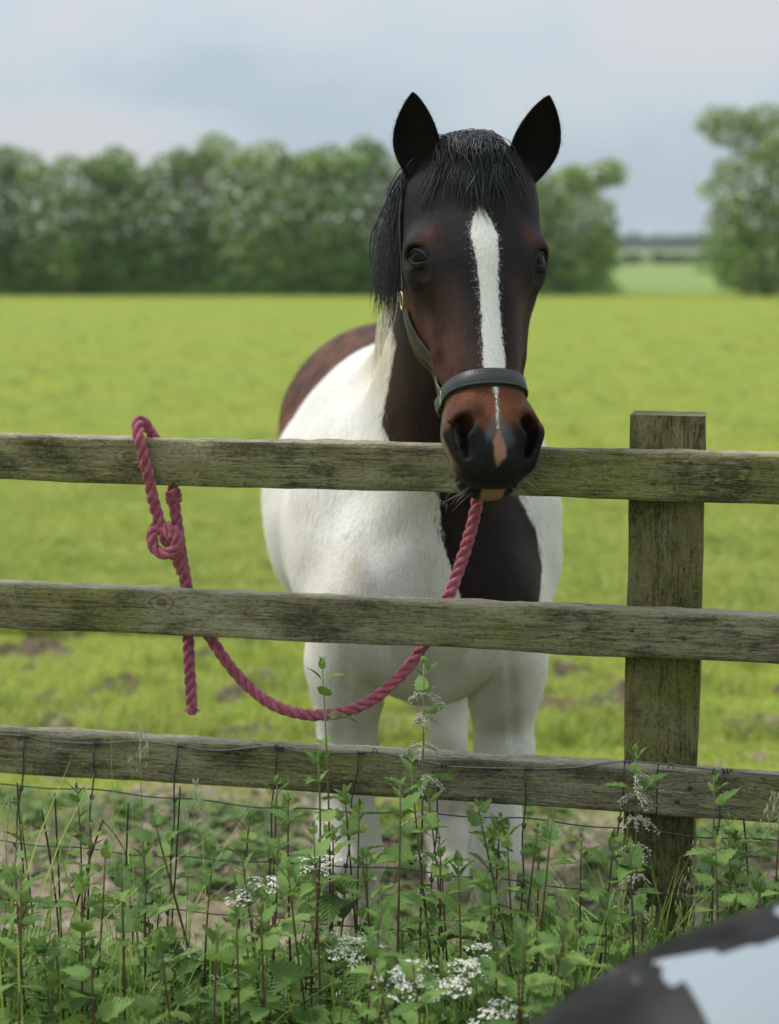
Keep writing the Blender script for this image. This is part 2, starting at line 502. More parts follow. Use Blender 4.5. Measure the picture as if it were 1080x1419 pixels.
HY = 66.0
def hx(px): return (px - 540) / 2530 * HY
protos = [bush('hawthorn_bush', 'green hawthorn bush with white blossom in the far hedge', (0, HY, 0), 4.5, 5.2, 3.2, 200 + i, nbl=(900, 1300, 1800)[i % 3], group='hawthorn bushes of the far hedge') for i in range(4)]
spots = [(-40, 5.5), (18, 5.35), (75, 5.25), (132, 5.15), (188, 5.2), (245, 5.25), (348, 5.8), (402, 5.25), (450, 5.3), (495, 5.6), (550, 5.4), (606, 5.2), (662, 5.2), (715, 5.35), (300, 5.3)]
rr = random.Random(12)
nth = ['first', 'second', 'third', 'fourth', 'fifth', 'sixth']
hedge_labels = ['hawthorn bush cut by the left picture edge in the far hedge'] + [n_ + ' whole hawthorn bush from the left in the far hedge' for n_ in nth[:5]] + ['tallest hawthorn bush of the hedge, left of the horse', 'first hawthorn bush of the hedge right of the tallest one', 'second hawthorn bush of the hedge right of the tallest one', 'bright green hawthorn bush of the hedge just left of the horse\'s left ear', 'hedge bush behind the horse\'s ear on the left', 'hedge bush hidden behind the horse\'s forelock', 'hedge bush behind the horse\'s ear on the right', 'blossoming hedge bush just right of the horse\'s head', 'hawthorn bush of the hedge just left of the tallest one']
for i, (px, h) in enumerate(spots):
    loc = (hx(px), HY + rr.uniform(-0.6, 0.6), 0); rz = rr.uniform(0, 6.28)
    if i < 4:
        o = protos[i]; o.location = loc; o.rotation_euler = (0, 0, rz); o.scale = (1, 1, h / 5.2)
    else:
        o = copy_thing(protos[i % 4], loc, rz, 1.0, protos[0]['label'], 'hawthorn bushes of the far hedge'); o.scale = (1, 1, h / 5.2)
    o['label'] = hedge_labels[i]
bush('hawthorn_bush', 'hedge end bush with pale blossom beside the gap, right of the horse', (hx(790), HY, 0), 3.7, 5.0, 3.2, 311, 13000, 1300, 0.6)
bush('hawthorn_tree', 'tall hawthorn tree with white blossom right of the gap', (hx(1050), HY - 2, 0), 5.0, 6.9, 3.8, 322, 20000, 2400, 0.5, cat='tree')
bush('hawthorn_bush', 'hawthorn bush behind the tall tree at the right picture edge', (hx(1160), HY, 0), 3.6, 5.8, 3.2, 323, 6000, 500)
bush('hawthorn_bush', 'low rounded bush at the left foot of the hedge', (hx(-8), HY - 3.5, 0), 1.5, 0.62, 1.2, 331, 1400, 0)

lob = []; rq = random.Random(4)
for i in range(95):
    px_ = -60 + i * 10.2
    if 850 < px_ < 985: continue
    lob.append((hx(px_), HY - 1.7 + rq.uniform(-0.3, 0.3), 0.1, 0.4, 0.5, rq.uniform(0.35, 0.75)))
V_, q_ = leaf_cloud(15000, lob, 0.06, 88, 0.4)
tag(link('hedge_bottom_growth', mesh_np('hedge_bottom_growth', V_, q_), crown_mat('fresh_undergrowth', (0.09, 0.19, 0.03), (0.15, 0.28, 0.045), (0.22, 0.36, 0.07))), 'fresh green growth along the foot of the hedge', kind='stuff')
# two thin field hedges and a wood far away through the gap
def far_mass(name, y, x0, x1, h, n, size, seed, mat, label):
    r = np.random.default_rng(seed); lob = []
    for i in range(int((x1 - x0) / (h * 0.9))):
        lob.append((x0 + (i + r.uniform(0, 1)) * h * 0.9, y + r.uniform(-h, h), h * 0.42, h * 0.8, h * 0.7, h * r.uniform(0.42, 0.58)))
    V, q = leaf_cloud(n, lob, size, seed, 0.5)
    tag(link(name, mesh_np(name, V, q, False), mat), label, kind='stuff')
M_far = crown_mat('far_foliage', (0.04, 0.075, 0.03), (0.07, 0.12, 0.045), (0.11, 0.16, 0.06))
far_mass('far_hedge', 165, -40, 80, 1.1, 9000, 0.25, 71, M_far, 'low far field hedge seen through the gap')
far_mass('far_wood', 620, -140, 320, 5.6, 26000, 1.1, 72, M_far, 'dark distant wood on the horizon')
# ------------------------------------------------------------------ fence
FA = Vector((-0.7205, 3.31, 0)); FB = Vector((0.655, 3.01, 0))
FT = (FB - FA).normalized()                       # along the fence, left to right
FN = Vector((FT.y, -FT.x, 0)); FN = FN if FN.y < 0 else -FN   # towards the camera
FO = FA + FT * ((0 - FA.x) / FT.x)                # where the fence crosses x = 0
FROT = math.atan2(FT.y, FT.x)
def fpt(px, py, off=0.0):
    """point at a pixel on the plane of the rails' front faces, moved off metres towards the camera"""
    r = ray(px, py); o = Vector((0, 0, EYE)); p0 = FO + FN * off
    t = (p0 - o).dot(FN) / r.dot(FN)
    return o + r * t
def floc(p):
    """world -> fence coordinates (s along, n towards the camera, z)"""
    d = p - FO
    return Vector((d.dot(FT), d.dot(FN), p.z))
def zfront(py): return fpt(540, py).z

RAIL_T = 0.038
def wood(name, vertical):
    k = NT(name)
    al = (lambda a, b, c: (b, c, a)) if vertical else (lambda a, b, c: (a, b, c))     # (along, depth, across)
    oi = k.n('ShaderNodeObjectInfo').outputs['Random']
    def C(a, b, c, loc=(0, 0, 0)):
        mp = k.coord(al(a, b, c), loc=loc); v = k.n('ShaderNodeVectorMath', operation='ADD'); k.l(mp, v.inputs[0])
        cv = k.n('ShaderNodeCombineXYZ'); m9 = k.math('MULTIPLY', oi, 37.0); k.l(m9, cv.inputs[0]); k.l(m9, cv.inputs[1]); k.l(cv.outputs[0], v.inputs[1])
        return v.outputs[0]
    kn = k.attr('knot')
    c0 = C(1, 1, 1)
    big = k.noise(C(1, 1, 1.6), 3.2, 4, 0.6); mid = k.noise(C(5, 9, 11), 2.4, 5, 0.65); blot = k.noise(C(1, 1, 2.4, (5, 2, 1)), 6.5, 5, 0.6)
    grain = k.noise(C(5, 40, 60), 2.4, 6, 0.66, 0.5); fine = k.noise(C(30, 120, 170), 1.9, 4, 0.7, 0.4); speck = k.noise(c0, 170, 2, 0.5); pit = k.noise(C(60, 90, 90), 2.0, 4, 0.7)
    col = k.ramp(mid, [(0.28, (0.20, 0.172, 0.10)), (0.45, (0.32, 0.28, 0.165)), (0.6, (0.42, 0.37, 0.235)), (0.78, (0.56, 0.50, 0.35))])
    col = k.mix(k.math('MULTIPLY', k.f(big, 0.46, 0.66), 0.72), col, (0.27, 0.26, 0.055))         # algae
    col = k.mix(k.math('MULTIPLY', k.f(blot, 0.50, 0.64), 0.74), col, (0.085, 0.074, 0.040))       # damp dark stains
    col = k.mix(k.math('MULTIPLY', k.f(grain, 0.5, 0.37), 0.40), col, (0.045, 0.038, 0.022))
    col = k.mix(k.math('MULTIPLY', k.f(pit, 0.52, 0.66), 0.5), col, (0.37, 0.34, 0.22))
    col = k.mix(k.math('MULTIPLY', k.f(pit, 0.47, 0.34), 0.5), col, (0.05, 0.043, 0.022))
    crack = k.noise(C(3.0, 60, 95, (3, 1, 4)), 1.6, 3, 0.6, 0.8); ck = k.f(k.math('ABSOLUTE', k.math('SUBTRACT', crack, 0.5)), 0.016, 0.003); ck = k.math('MULTIPLY', ck, k.f(blot, 0.40, 0.55))
    col = k.mix(k.math('MULTIPLY', ck, 0.55), col, (0.022, 0.018, 0.010))
    col = k.mix(k.math('MULTIPLY', k.f(fine, 0.55, 0.72), 0.4), col, (0.38, 0.35, 0.24))
    col = k.mix(k.math('MULTIPLY', k.math('MULTIPLY', k.f(speck, 0.64, 0.72), k.f(big, 0.4, 0.6)), 0.6), col, (0.44, 0.43, 0.33))   # lichen flecks
    col = k.mix(k.math('MULTIPLY', k.attr('top'), k.f(k.math('ADD', fine, k.math('MULTIPLY', mid, 0.3)), 0.35, 0.75)), col, (0.50, 0.45, 0.33))      # bleached upper faces
    rings = k.math('SINE', k.math('ADD', k.math('MULTIPLY', kn, 22.0), k.math('ADD', k.math('MULTIPLY', pit, 8.0), k.math('MULTIPLY', mid, 9.0))))
    knm = k.f(kn, 0.02, 0.5)
    col = k.mix(k.math('MULTIPLY', k.math('MULTIPLY', knm, k.f(rings, -0.2, 0.9)), 0.38), col, (0.055, 0.045, 0.026))
    col = k.mix(k.math('MULTIPLY', k.f(kn, 0.72, 0.8), 0.5), col, (0.10, 0.085, 0.05))
    if vertical: col = k.mix(1.0, col, (0.72, 0.72, 0.58), 'MULTIPLY')      # the post's wood is darker, damper timber
    k.set(Base_Color=col, Roughness=0.88, Specular_IOR_Level=0.2)
    hgt = k.math('ADD', k.math('MULTIPLY', grain, 0.8), k.math('ADD', k.math('MULTIPLY', pit, 0.9), k.math('MULTIPLY', fine, 0.5)))
    hgt = k.math('ADD', hgt, k.math('MULTIPLY', k.math('MULTIPLY', knm, rings), 0.10))
    hgt = k.math('SUBTRACT', hgt, k.math('MULTIPLY', ck, 0.8))
    k.bump(hgt, 1.0, 0.008)
    return k.m
M_wood = wood('weathered_wood', False); M_wood_v = wood('weathered_post_wood', True)

def timber(name, L0, L1, n0, n1, z0, z1, parent, vertical=False, seed=0, nseg=170, knots=()):
    """sawn board with worn rounded edges, in fence coordinates"""
    r = np.random.default_rng(seed)
    prof = []                                      # profile (a, b) in the section, counter-clockwise
    a0, a1, b0, b1 = (n0, n1, z0, z1)
    e = 0.0035
    def edge(p, q, m):
        return [(p[0] + (q[0] - p[0]) * t, p[1] + (q[1] - p[1]) * t) for t in np.linspace(0, 1, m, endpoint=False)]
    c = [(a0 + e, b0), (a1 - e, b0), (a1, b0 + e), (a1, b1 - e), (a1 - e, b1), (a0 + e, b1), (a0, b1 - e), (a0, b0 + e)]
    cnt = [4, 1, 10, 1, 4, 1, 10, 1]
    for i in range(8): prof += edge(c[i], c[(i + 1) % 8], cnt[i])
    prof = np.array(prof); m = len(prof)
    s = np.linspace(L0, L1, nseg)
    S = np.repeat(s[:, None], m, 1); A = np.repeat(prof[None, :, 0], nseg, 0); B = np.repeat(prof[None, :, 1], nseg, 0)
    ph = seed * 3.7
    wob = 0.0022 * fbm(S * 6 + ph, B * 22 + A * 9, 80 + seed, 3)
    A = A + wob; B = B + 0.0024 * fbm(S * 5 + ph, A * 30 + 7, 90 + seed, 4) + 0.0014 * val_noise(S * 1.2 + ph, S * 0 + 2, 95 + seed)
    topm = (np.abs(prof[:, 1] - b1) < 0.0012)
    B = np.where(topm[None, :], B + 0.0017 * fbm(S * 26, A * 60, 97 + seed, 3), B)
    if vertical: V = np.stack([A, B, S], -1)       # section lies in s / n, board runs in z
    else: V = np.stack([S, A, B], -1)
    V = V.reshape(-1, 3)
    i = np.arange(nseg - 1)[:, None] * m; kk = np.arange(m)[None, :]; k2 = (kk + 1) % m
    q = np.stack([i + kk, i + k2, i + m + k2, i + m + kk], -1).reshape(-1, 4)
    mb = MB(); mb.add(V, q)
    # end faces
    for base in (0, (nseg - 1) * m):
        ring = V[base:base + m]; cen = ring.mean(0); inner = cen + (ring - cen) * 0.5
        W = np.vstack([ring, inner, cen[None]])
        kk = np.arange(m); k2 = (kk + 1) % m
        mb.add(W, np.stack([kk, k2, m + k2, m + kk], -1), np.stack([m + kk, m + k2, np.full(m, 2 * m)], -1))
    me = mb.mesh(name, True)
    VV = np.concatenate(mb.v)
    up = np.zeros(len(VV))
    if vertical:
        up[(np.arange(len(VV)) >= nseg * m)] = 0.8
    else:
        up = np.clip((VV[:, 2] - (b1 - 0.004)) / 0.003, 0, 1)
    a = me.attributes.new('top', 'FLOAT', 'POINT'); a.data.foreach_set('value', up.astype(np.float32))
    kv = np.zeros(len(VV))
    for (ks, kz, kr) in knots:
        d = np.hypot((VV[:, 0] - ks) / 1.5, VV[:, 2] - kz) / kr
        kv = np.maximum(kv, np.clip(1 - d, 0, 1))
    a = me.attributes.new('knot', 'FLOAT', 'POINT'); a.data.foreach_set('value', kv.astype(np.float32))
    me.update()
    bm = bmesh.new(); bm.from_mesh(me); bmesh.ops.recalc_face_normals(bm, faces=bm.faces); bm.to_mesh(me); bm.free()
    ob = link(name, me, M_wood_v if vertical else M_wood, parent)
    return ob

fence = thing('wooden_fence', 'weathered mossy post and rail fence in front of the horse', 'fence', (FO.x, FO.y, 0), rotz=FROT)
# fence-local axes: x along the fence, y away from the camera, z up  (n towards the camera = -y)
def loc_s(px, py): return floc(fpt(px, py)).x
zt = [zfront(615.5), zfront(831), zfront(1043)]
RH = 0.0845
kp = floc(fpt(179, 632)); kp2 = floc(fpt(1010, 655)); kp3 = floc(fpt(225, 835))
rails = [timber('rail', -1.75, 1.75, 0, RAIL_T, zt[0] - RH, zt[0], fence, seed=1, nseg=520, knots=[(kp.x, kp.z, 0.035), (kp2.x, kp2.z, 0.05)]),
         timber('rail', -1.75, 1.75, 0, RAIL_T, zt[1] - RH, zt[1], fence, seed=2, nseg=520, knots=[(kp3.x, kp3.z, 0.03)])]
sj = loc_s(911, 1090)
rails.append(timber('rail', -1.75, sj - 0.001, 0, RAIL_T, zt[2] - RH, zt[2], fence, seed=3, nseg=420))
rails.append(timber('rail', sj + 0.001, 1.75, 0, RAIL_T, zt[2] - RH - 0.001, zt[2] + 0.001, fence, seed=4, nseg=200))
sl = floc(fpt(873, 640, -RAIL_T)).x; sr = floc(fpt(976, 640, -RAIL_T)).x
ztop = fpt(930, 576, -RAIL_T).z
post = timber('post', -0.25, ztop, sl, sr, RAIL_T + 0.001, RAIL_T + 0.085, fence, vertical=True, seed=6, nseg=160)
for off in (-1.72, 1.72):      # the neighbouring posts outside the picture
    timber('post', -0.25, ztop, sl + off, sr + off, RAIL_T + 0.001, RAIL_T + 0.085, fence, vertical=True, seed=8, nseg=40)
# nails
M_nail = plain('rusty_nail', (0.09, 0.07, 0.05), 0.55, 0.6)
nm = MB(); nm.tube([(0, 0.004, 0), (0, -0.0015, 0), (0, -0.0022, 0)], [0.0042, 0.0042, 0.003], 10)
nail_me = nm.mesh('nail')
for (px, py, ri) in ((957, 641, 0), (906, 669, 0), (876, 873, 1), (948, 884, 1), (816, 870, 1), (956, 1092, 3), (939, 1110, 3), (884, 1085, 2)):
    p = floc(fpt(px, py)); link('nail', nail_me, M_nail, rails[ri], (p.x, -0.0005, p.z))

# ------------------------------------------------------------------ stock netting on the lower rail
M_wire = plain('galvanised_wire', (0.17, 0.17, 0.155), 0.5, 0.5, 0.3, 60)
M_wire_d = plain('dull_wire', (0.085, 0.085, 0.075), 0.55, 0.6, 0.3, 60)
net = thing('wire_netting', 'rusty stock wire netting hung along the bottom rail', 'netting', (FO.x, FO.y, 0), rotz=FROT)
top_pts = [(-120, 1012), (-40, 1015), (36, 1020), (60, 1026), (130, 1030), (190, 1027), (247, 1033), (300, 1040), (380, 1034), (420, 1042), (497, 1043), (520, 1042), (560, 1049), (612, 1060), (640, 1063), (728, 1065), (790, 1064), (866, 1055), (930, 1060), (1003, 1068), (1060, 1073), (1130, 1078), (1230, 1085)]
def nloc(px, py, off=0.004):
    p = floc(fpt(px, py, off)); return (p.x, -p.y, p.z)
w = MB(); w.tube(catmull([nloc(*p) for p in top_pts], 0.012), 0.0017, 6); link('top_wire', w.mesh('top_wire'), M_wire, net)
stays = [(-85, 1015, -112), (36, 1020, 10), (131, 1030, 118), (247, 1033, 230), (383, 1036, 368), (497, 1043, 468), (612, 1060, 590), (728, 1065, 722), (866, 1056, 845), (1003, 1068, 975), (1120, 1078, 1100)]
hz = [0.105, 0.215, 0.325, 0.44, 0.57, 0.70]
for (px, py, pxb) in stays:
    a = Vector(nloc(px, py, 0.0055)); b = Vector(nloc(pxb, py + 230, 0.0055))
    sl_ = (b.x - a.x) / (b.z - a.z)
    pts = [a + Vector((0, 0, 0.004))]
    for j in range(1, 30):
        z = a.z - j * 0.03
        if z < -0.02: break
        pts.append(Vector((a.x + (z - a.z) * sl_ * (0.6 + 0.4 * math.exp(-j * 0.08)) + 0.0025 * math.sin(j * 1.3 + px), a.y - 0.0006 + 0.002 * math.sin(j * 0.9 + px), z)))
    w = MB(); w.tube(pts, 0.0016, 6)
    th = np.linspace(0, 2 * math.pi * 2.4, 26)          # the stay's end wrapped round the top wire
    w.tube([(a.x - 0.003 + 0.0028 * t / 2.6 + 0.0012 * math.sin(t), a.y + 0.0032 * math.cos(t), a.z + 0.0032 * math.sin(t)) for t in th], 0.0014, 5)
    link('stay_wire', w.mesh('stay_wire'), M_wire_d, net)
    for dz in hz[:4]:
        kx = a.x - dz * sl_ * 0.9
        w = MB(); w.ball((kx, a.y, a.z - dz), (0.0045, 0.0035, 0.0045), 8, 5)
        w.tube([(kx - 0.004 + 0.0011 * t, a.y + 0.0042 * math.cos(t), a.z - dz + 0.0045 * math.sin(t)) for t in np.linspace(0, 7.5, 18)], 0.0011, 5)
        link('wire_knot', w.mesh('wire_knot'), M_wire_d, net)
za = zt[2]
for j, dz in enumerate(hz):
    xs = np.linspace(-1.7, 1.7, 120)
    w = MB(); w.tube([(x_, -0.006 + 0.003 * math.sin(x_ * 9 + j), za - 0.005 - dz + 0.004 * math.sin(x_ * 7.3 + j * 2) + 0.0025 * math.sin(x_ * 31 + j)) for x_ in xs], 0.0014, 5)
    link('line_wire', w.mesh('line_wire'), M_wire_d, net)
for (px, py) in ((34, 1017), (520, 1041), (930, 1061), (384, 1035)):     # staples
    p = Vector(nloc(px, py)); w = MB()
    th = np.linspace(-0.3, math.pi + 0.3, 12)
    w.tube([(p.x + 0.0045 * math.cos(t), p.y - 0.0035, p.z - 0.002 + 0.008 * math.sin(t)) for t in th] , 0.0013, 6)
    link('staple', w.mesh('staple'), M_wire, net)
# ------------------------------------------------------------------ horse: one implicit surface, meshed once
# head frame: u down the face from the poll, v to the right of the picture, w out of the forehead
H0 = at(659, 200, 3.20); H1 = at(696, 652, 2.93)
HU = (H1 - H0).normalized()
yaw = math.radians(10.5)
HV = Vector((math.cos(yaw), math.sin(yaw), 0)); HV = (HV - HU * HV.dot(HU)).normalized()
HW = HV.cross(HU)
if HW.y > 0: HW = -HW
HM = np.array([HU, HV, HW]); HO = np.array(H0)
def head(u, v, w): return HO + u * HM[0] + v * HM[1] + w * HM[2]

def ell(c, r, M=None):
    c = np.array(c, float); r = np.array(r, float)
    def f(P):
        d = P - c
        if M is not None: d = d @ M.T
        k0 = np.sqrt(((d / r) ** 2).sum(-1)); k1 = np.sqrt(((d / (r * r)) ** 2).sum(-1)) + 1e-9
        return k0 * (k0 - 1) / k1
    return f
def cap(a, b, r1, r2, sc=None):
    a = np.array(a, float); b = np.array(b, float)
    s = np.ones(3) if sc is None else np.array(sc, float)
    ba = (b - a) / s; L = (ba * ba).sum()
    def f(P):
        pa = (P - a) / s
        h = np.clip((pa @ ba) / L, 0, 1)
        return (np.sqrt(((pa - h[..., None] * ba) ** 2).sum(-1)) - (r1 + (r2 - r1) * h)) * s.min()
    return f
def smin(a, b, k):
    h = np.clip(0.5 + 0.5 * (b - a) / k, 0, 1)
    return b + (a - b) * h - k * h * (1 - h)
def smax(a, b, k): return -smin(-a, -b, k)

def rot_uvw(ax, ang):
    c, s = math.cos(ang), math.sin(ang)
    return {'u': np.array([[1, 0, 0], [0, c, s], [0, -s, c]]), 'v': np.array([[c, 0, s], [0, 1, 0], [-s, 0, c]]), 'w': np.array([[c, s, 0], [-s, c, 0], [0, 0, 1]])}[ax]

# head pieces are written in (u, v, w)
both = lambda f: [f(-1), f(1)]
nofs = lambda s: -0.005 if s < 0 else 0.007          # this horse's nostrils are not quite even
HEAD = [(ell((0.045, 0.010, -0.085), (0.105, 0.110, 0.085)), 0.03),
        (ell((0.145, 0.004, -0.082), (0.155, 0.108, 0.083)), 0.04)]
for s in (-1, 1):
    HEAD += [(ell((0.196, s * 0.093, -0.067), (0.050, 0.034, 0.042)), 0.03),             # orbit
             (cap((0.160, s * 0.072, -0.030), (0.178, s * 0.106, -0.048), 0.014, 0.014), 0.025),   # brow
             (ell((0.110, s * 0.076, -0.080), (0.075, 0.034, 0.045)), 0.04),             # temple
             (ell((0.205, s * 0.066, -0.175), (0.125, 0.040, 0.105)), 0.05),             # cheek
             (cap((0.23, s * 0.036, -0.235), (0.49, s * 0.026, -0.132), 0.034, 0.030), 0.04),   # jaw
             (cap((0.255, s * 0.084, -0.098), (0.385, s * 0.064, -0.096), 0.018, 0.011), 0.018)]  # facial crest
HEAD += [(cap((0.20, 0, -0.075), (0.50, 0, -0.072), 0.079, 0.050, (1, 1, 0.9)), 0.05),
         (cap((0.22, 0, -0.030), (0.49, 0, -0.030), 0.030, 0.026, (1, 1.25, 0.8)), 0.04),     # nasal ridge
         (cap((0.30, 0, -0.12), (0.50, 0, -0.10), 0.060, 0.046, (1, 0.95, 1.1)), 0.04),
         (ell((0.512, 0, -0.072), (0.076, 0.077, 0.060)), 0.04)]
for s in (-1, 1):
    HEAD += [(ell((0.526, s * 0.043 + nofs(s), -0.044), (0.048, 0.027, 0.038)), 0.025),            # nostril wings
             (cap((0.492, s * 0.034 + nofs(s), -0.018), (0.522, s * 0.063 + nofs(s), -0.038), 0.011, 0.012), 0.016),
             (cap((0.522, s * 0.063 + nofs(s), -0.038), (0.572, s * 0.052 + nofs(s), -0.052), 0.012, 0.011), 0.016),
             (ell((0.570, s * 0.024, -0.066), (0.036, 0.032, 0.042)), 0.025)]            # upper lip halves
HEAD += [(ell((0.560, 0, -0.052), (0.044, 0.030, 0.040)), 0.03),
         (ell((0.583, 0, -0.108), (0.029, 0.052, 0.034)), 0.004),                         # lower lip / chin
         (ell((0.553, 0, -0.128), (0.05, 0.042, 0.035)), 0.03)]
EYES = []
for s in (-1, 1):
    ec = np.array([0.199, s * 0.0935, -0.0515]); g_ = np.array([0.06, s * 0.80, 0.60]); g_ /= np.linalg.norm(g_)
    e1 = np.array([0.55, -s * 0.48, 0.68]); e1 -= g_ * e1.dot(g_); e1 /= np.linalg.norm(e1)      # towards the inner corner
    e2 = np.cross(g_, e1); e2 *= -np.sign(e2[0])                                             # up, towards the poll
    EYES.append((ec, g_, e1, e2))
SUB = []
for s in (-1, 1):
    SUB += [(ell(EYES[(s + 1) // 2][0] + EYES[(s + 1) // 2][1] * 0.019, (0.016, 0.022, 0.018), np.array(EYES[(s + 1) // 2][1:])), 0.010),
            (ell((0.540, s * 0.053 + nofs(s), -0.022), (0.032, 0.0095, 0.036), rot_uvw('w', -s * 0.30)), 0.010),  # nostril
            (ell((0.515, s * 0.047 + nofs(s), -0.022), (0.015, 0.0135, 0.036)), 0.012),
            (ell((0.345, s * 0.103, -0.064), (0.095, 0.019, 0.020)), 0.025),
            (ell((0.33, s * 0.100, -0.128), (0.085, 0.020, 0.018)), 0.025),
            (ell((0.395, s * 0.082, -0.075), (0.022, 0.012, 0.016)), 0.02),
            (ell((0.232, s * 0.108, -0.036), (0.010, 0.012, 0.016)), 0.012)]

def cxs(Y): return 0.085 - 0.055 * (Y - 3.5) / 1.4
BODY = [(ell((cxs(4.4), 4.42, 1.115), (0.362, 0.66, 0.345)), 0.08),
        (ell((cxs(4.35), 4.35, 1.36), (0.20, 0.62, 0.16)), 0.10),
        (ell((0.015, 4.92, 1.25), (0.315, 0.38, 0.295)), 0.10),
        (ell((cxs(3.62), 3.66, 1.08), (0.165, 0.17, 0.24)), 0.08),
        (ell((cxs(3.62), 3.74, 0.90), (0.13, 0.16, 0.115)), 0.06)]
for s in (-1, 1):
    cxf = cxs(3.7)
    BODY += [(ell((cxf + s * 0.165, 3.88, 1.12), (0.13, 0.27, 0.29)), 0.09),
             (ell((cxf + s * 0.118, 3.60, 1.03), (0.105, 0.13, 0.17)), 0.05),
             (ell((cxf + s * 0.160, 3.68, 0.93), (0.086, 0.120, 0.18)), 0.05),
             (ell((0.01 + s * 0.16, 4.93, 1.02), (0.145, 0.26, 0.30)), 0.09)]
BODY += [(cap((cxs(4.05), 4.08, 1.40), (H0.x - 0.005, 3.36, 1.875), 0.125, 0.075), 0.08),
         (cap((cxs(3.8), 3.80, 1.28), (H0.x + 0.005, 3.42, 1.72), 0.165, 0.105), 0.08),
         (cap((cxs(3.7), 3.70, 1.16), (H0.x + 0.01, 3.40, 1.62), 0.15, 0.085), 0.08)]
def leg(pts, k=0.03):
    out = []
    for (a, ra), (b, rb) in zip(pts[:-1], pts[1:]): out.append((cap(a, b, ra, rb), k))
    return out
fx = cxs(3.65)
for s, dy in ((-1, 0.0), (1, 0.02)):
    x0 = fx + s * 0.158; dx = -s * 0.012
    BODY += leg([((x0 + s * 0.010, 3.70 + dy, 0.88), 0.080), ((x0 + s * 0.004, 3.68 + dy, 0.68), 0.056), ((x0 + dx * 0.5, 3.66 + dy, 0.54), 0.044), ((x0 + dx, 3.645 + dy, 0.475), 0.048),
                 ((x0 + dx, 3.665 + dy, 0.40), 0.035), ((x0 + dx, 3.665 + dy, 0.22), 0.031), ((x0 + dx, 3.66 + dy, 0.155), 0.042), ((x0 + dx, 3.61 + dy, 0.07), 0.046)], 0.035)
    BODY += [(cap((x0 + dx, 3.60 + dy, 0.065), (x0 + dx, 3.59 + dy, 0.02), 0.056, 0.066), 0.02)]
    xh = 0.0 + s * 0.155 + 0.005; oy = -0.12 if s > 0 else -0.04
    BODY += leg([((xh + s * 0.01, 4.93, 0.95), 0.135), ((xh, 4.86 + oy * 0.5, 0.74), 0.09), ((xh, 4.96 + oy, 0.56), 0.062), ((xh, 4.98 + oy, 0.50), 0.058),
                 ((xh, 4.94 + oy, 0.40), 0.046), ((xh, 4.90 + oy, 0.20), 0.042), ((xh, 4.88 + oy, 0.15), 0.052), ((xh, 4.83 + oy, 0.07), 0.047)], 0.035)
    BODY += [(cap((xh, 4.82 + oy, 0.065), (xh, 4.81 + oy, 0.02), 0.056, 0.066), 0.02)]

def hl(P): return (P - HO) @ HM.T
def head_sdf(Q, detail=True):
    d = None
    for f, k in HEAD:
        x = f(Q); d = x if d is None else smin(d, x, k)
    for f, k in SUB: d = smax(d, -f(Q), k)
    return d
def sdf(P):
    d = None
    for f, k in BODY:
        x = f(P); d = x if d is None else smin(d, x, k)
    Q = hl(P)
    near = (Q[:, 0] < 0.75) & (Q[:, 0] > -0.2) & (np.abs(Q[:, 1]) < 0.25) & (Q[:, 2] < 0.16) & (Q[:, 2] > -0.45)
    if near.any():
        hd = head_sdf(Q[near])
        d[near] = smin(d[near], hd, 0.035)
    # chest groove and muscle relief
    gx_ = (P[:, 0] - fx) ; g = np.exp(-(gx_ / 0.022) ** 2) * np.clip((3.85 - P[:, 1]) / 0.2, 0, 1) * np.clip((1.22 - P[:, 2]) / 0.12, 0, 1) * np.clip((P[:, 2] - 0.78) / 0.08, 0, 1)
    sxx = np.abs(gx_)
    g2 = np.exp(-((sxx - 0.075 - 0.22 * (P[:, 2] - 0.95)) / 0.02) ** 2) * np.clip((3.80 - P[:, 1]) / 0.2, 0, 1) * np.clip((1.28 - P[:, 2]) / 0.2, 0, 1) * np.clip((P[:, 2] - 0.86) / 0.08, 0, 1)
    g3 = np.exp(-((P[:, 1] - 4.06 + 0.25 * (P[:, 2] - 1.1)) / 0.035) ** 2) * (P[:, 2] > 0.85) * np.clip((1.40 - P[:, 2]) / 0.2, 0, 1)
    rel = 0.0035 * np.sin(P[:, 0] * 31 + 2.2 * np.sin(P[:, 2] * 13)) * np.sin(P[:, 2] * 21 + 1.7 * np.sin(P[:, 1] * 11 + P[:, 0] * 9)) * np.clip((1.45 - P[:, 2]) / 0.2, 0, 1) * np.clip((P[:, 2] - 0.3) / 0.3, 0, 1)
    # fold between forearm and breast, knee bones, tendon lines
    lg = np.abs(sxx - 0.155); cr = np.exp(-((sxx - 0.088 - 0.5 * (P[:, 2] - 0.82)) / 0.011) ** 2) * np.clip((0.98 - P[:, 2]) / 0.1, 0, 1) * np.clip((P[:, 2] - 0.74) / 0.06, 0, 1) * (P[:, 1] < 3.85)
    tend = np.exp(-((lg - 0.012) / 0.006) ** 2) * np.clip((0.66 - P[:, 2]) / 0.1, 0, 1) * np.clip((P[:, 2] - 0.2) / 0.05, 0, 1) * (P[:, 1] < 3.7)
    mus = np.exp(-((sxx - 0.168 + 0.10 * (P[:, 2] - 0.85)) / 0.010) ** 2) * np.clip((1.02 - P[:, 2]) / 0.12, 0, 1) * np.clip((P[:, 2] - 0.64) / 0.1, 0, 1) * (P[:, 1] < 3.8)
    d = d + rel + 0.009 * cr + 0.003 * tend + 0.005 * mus
    return d + 0.016 * g + 0.008 * g2 + 0.004 * g3

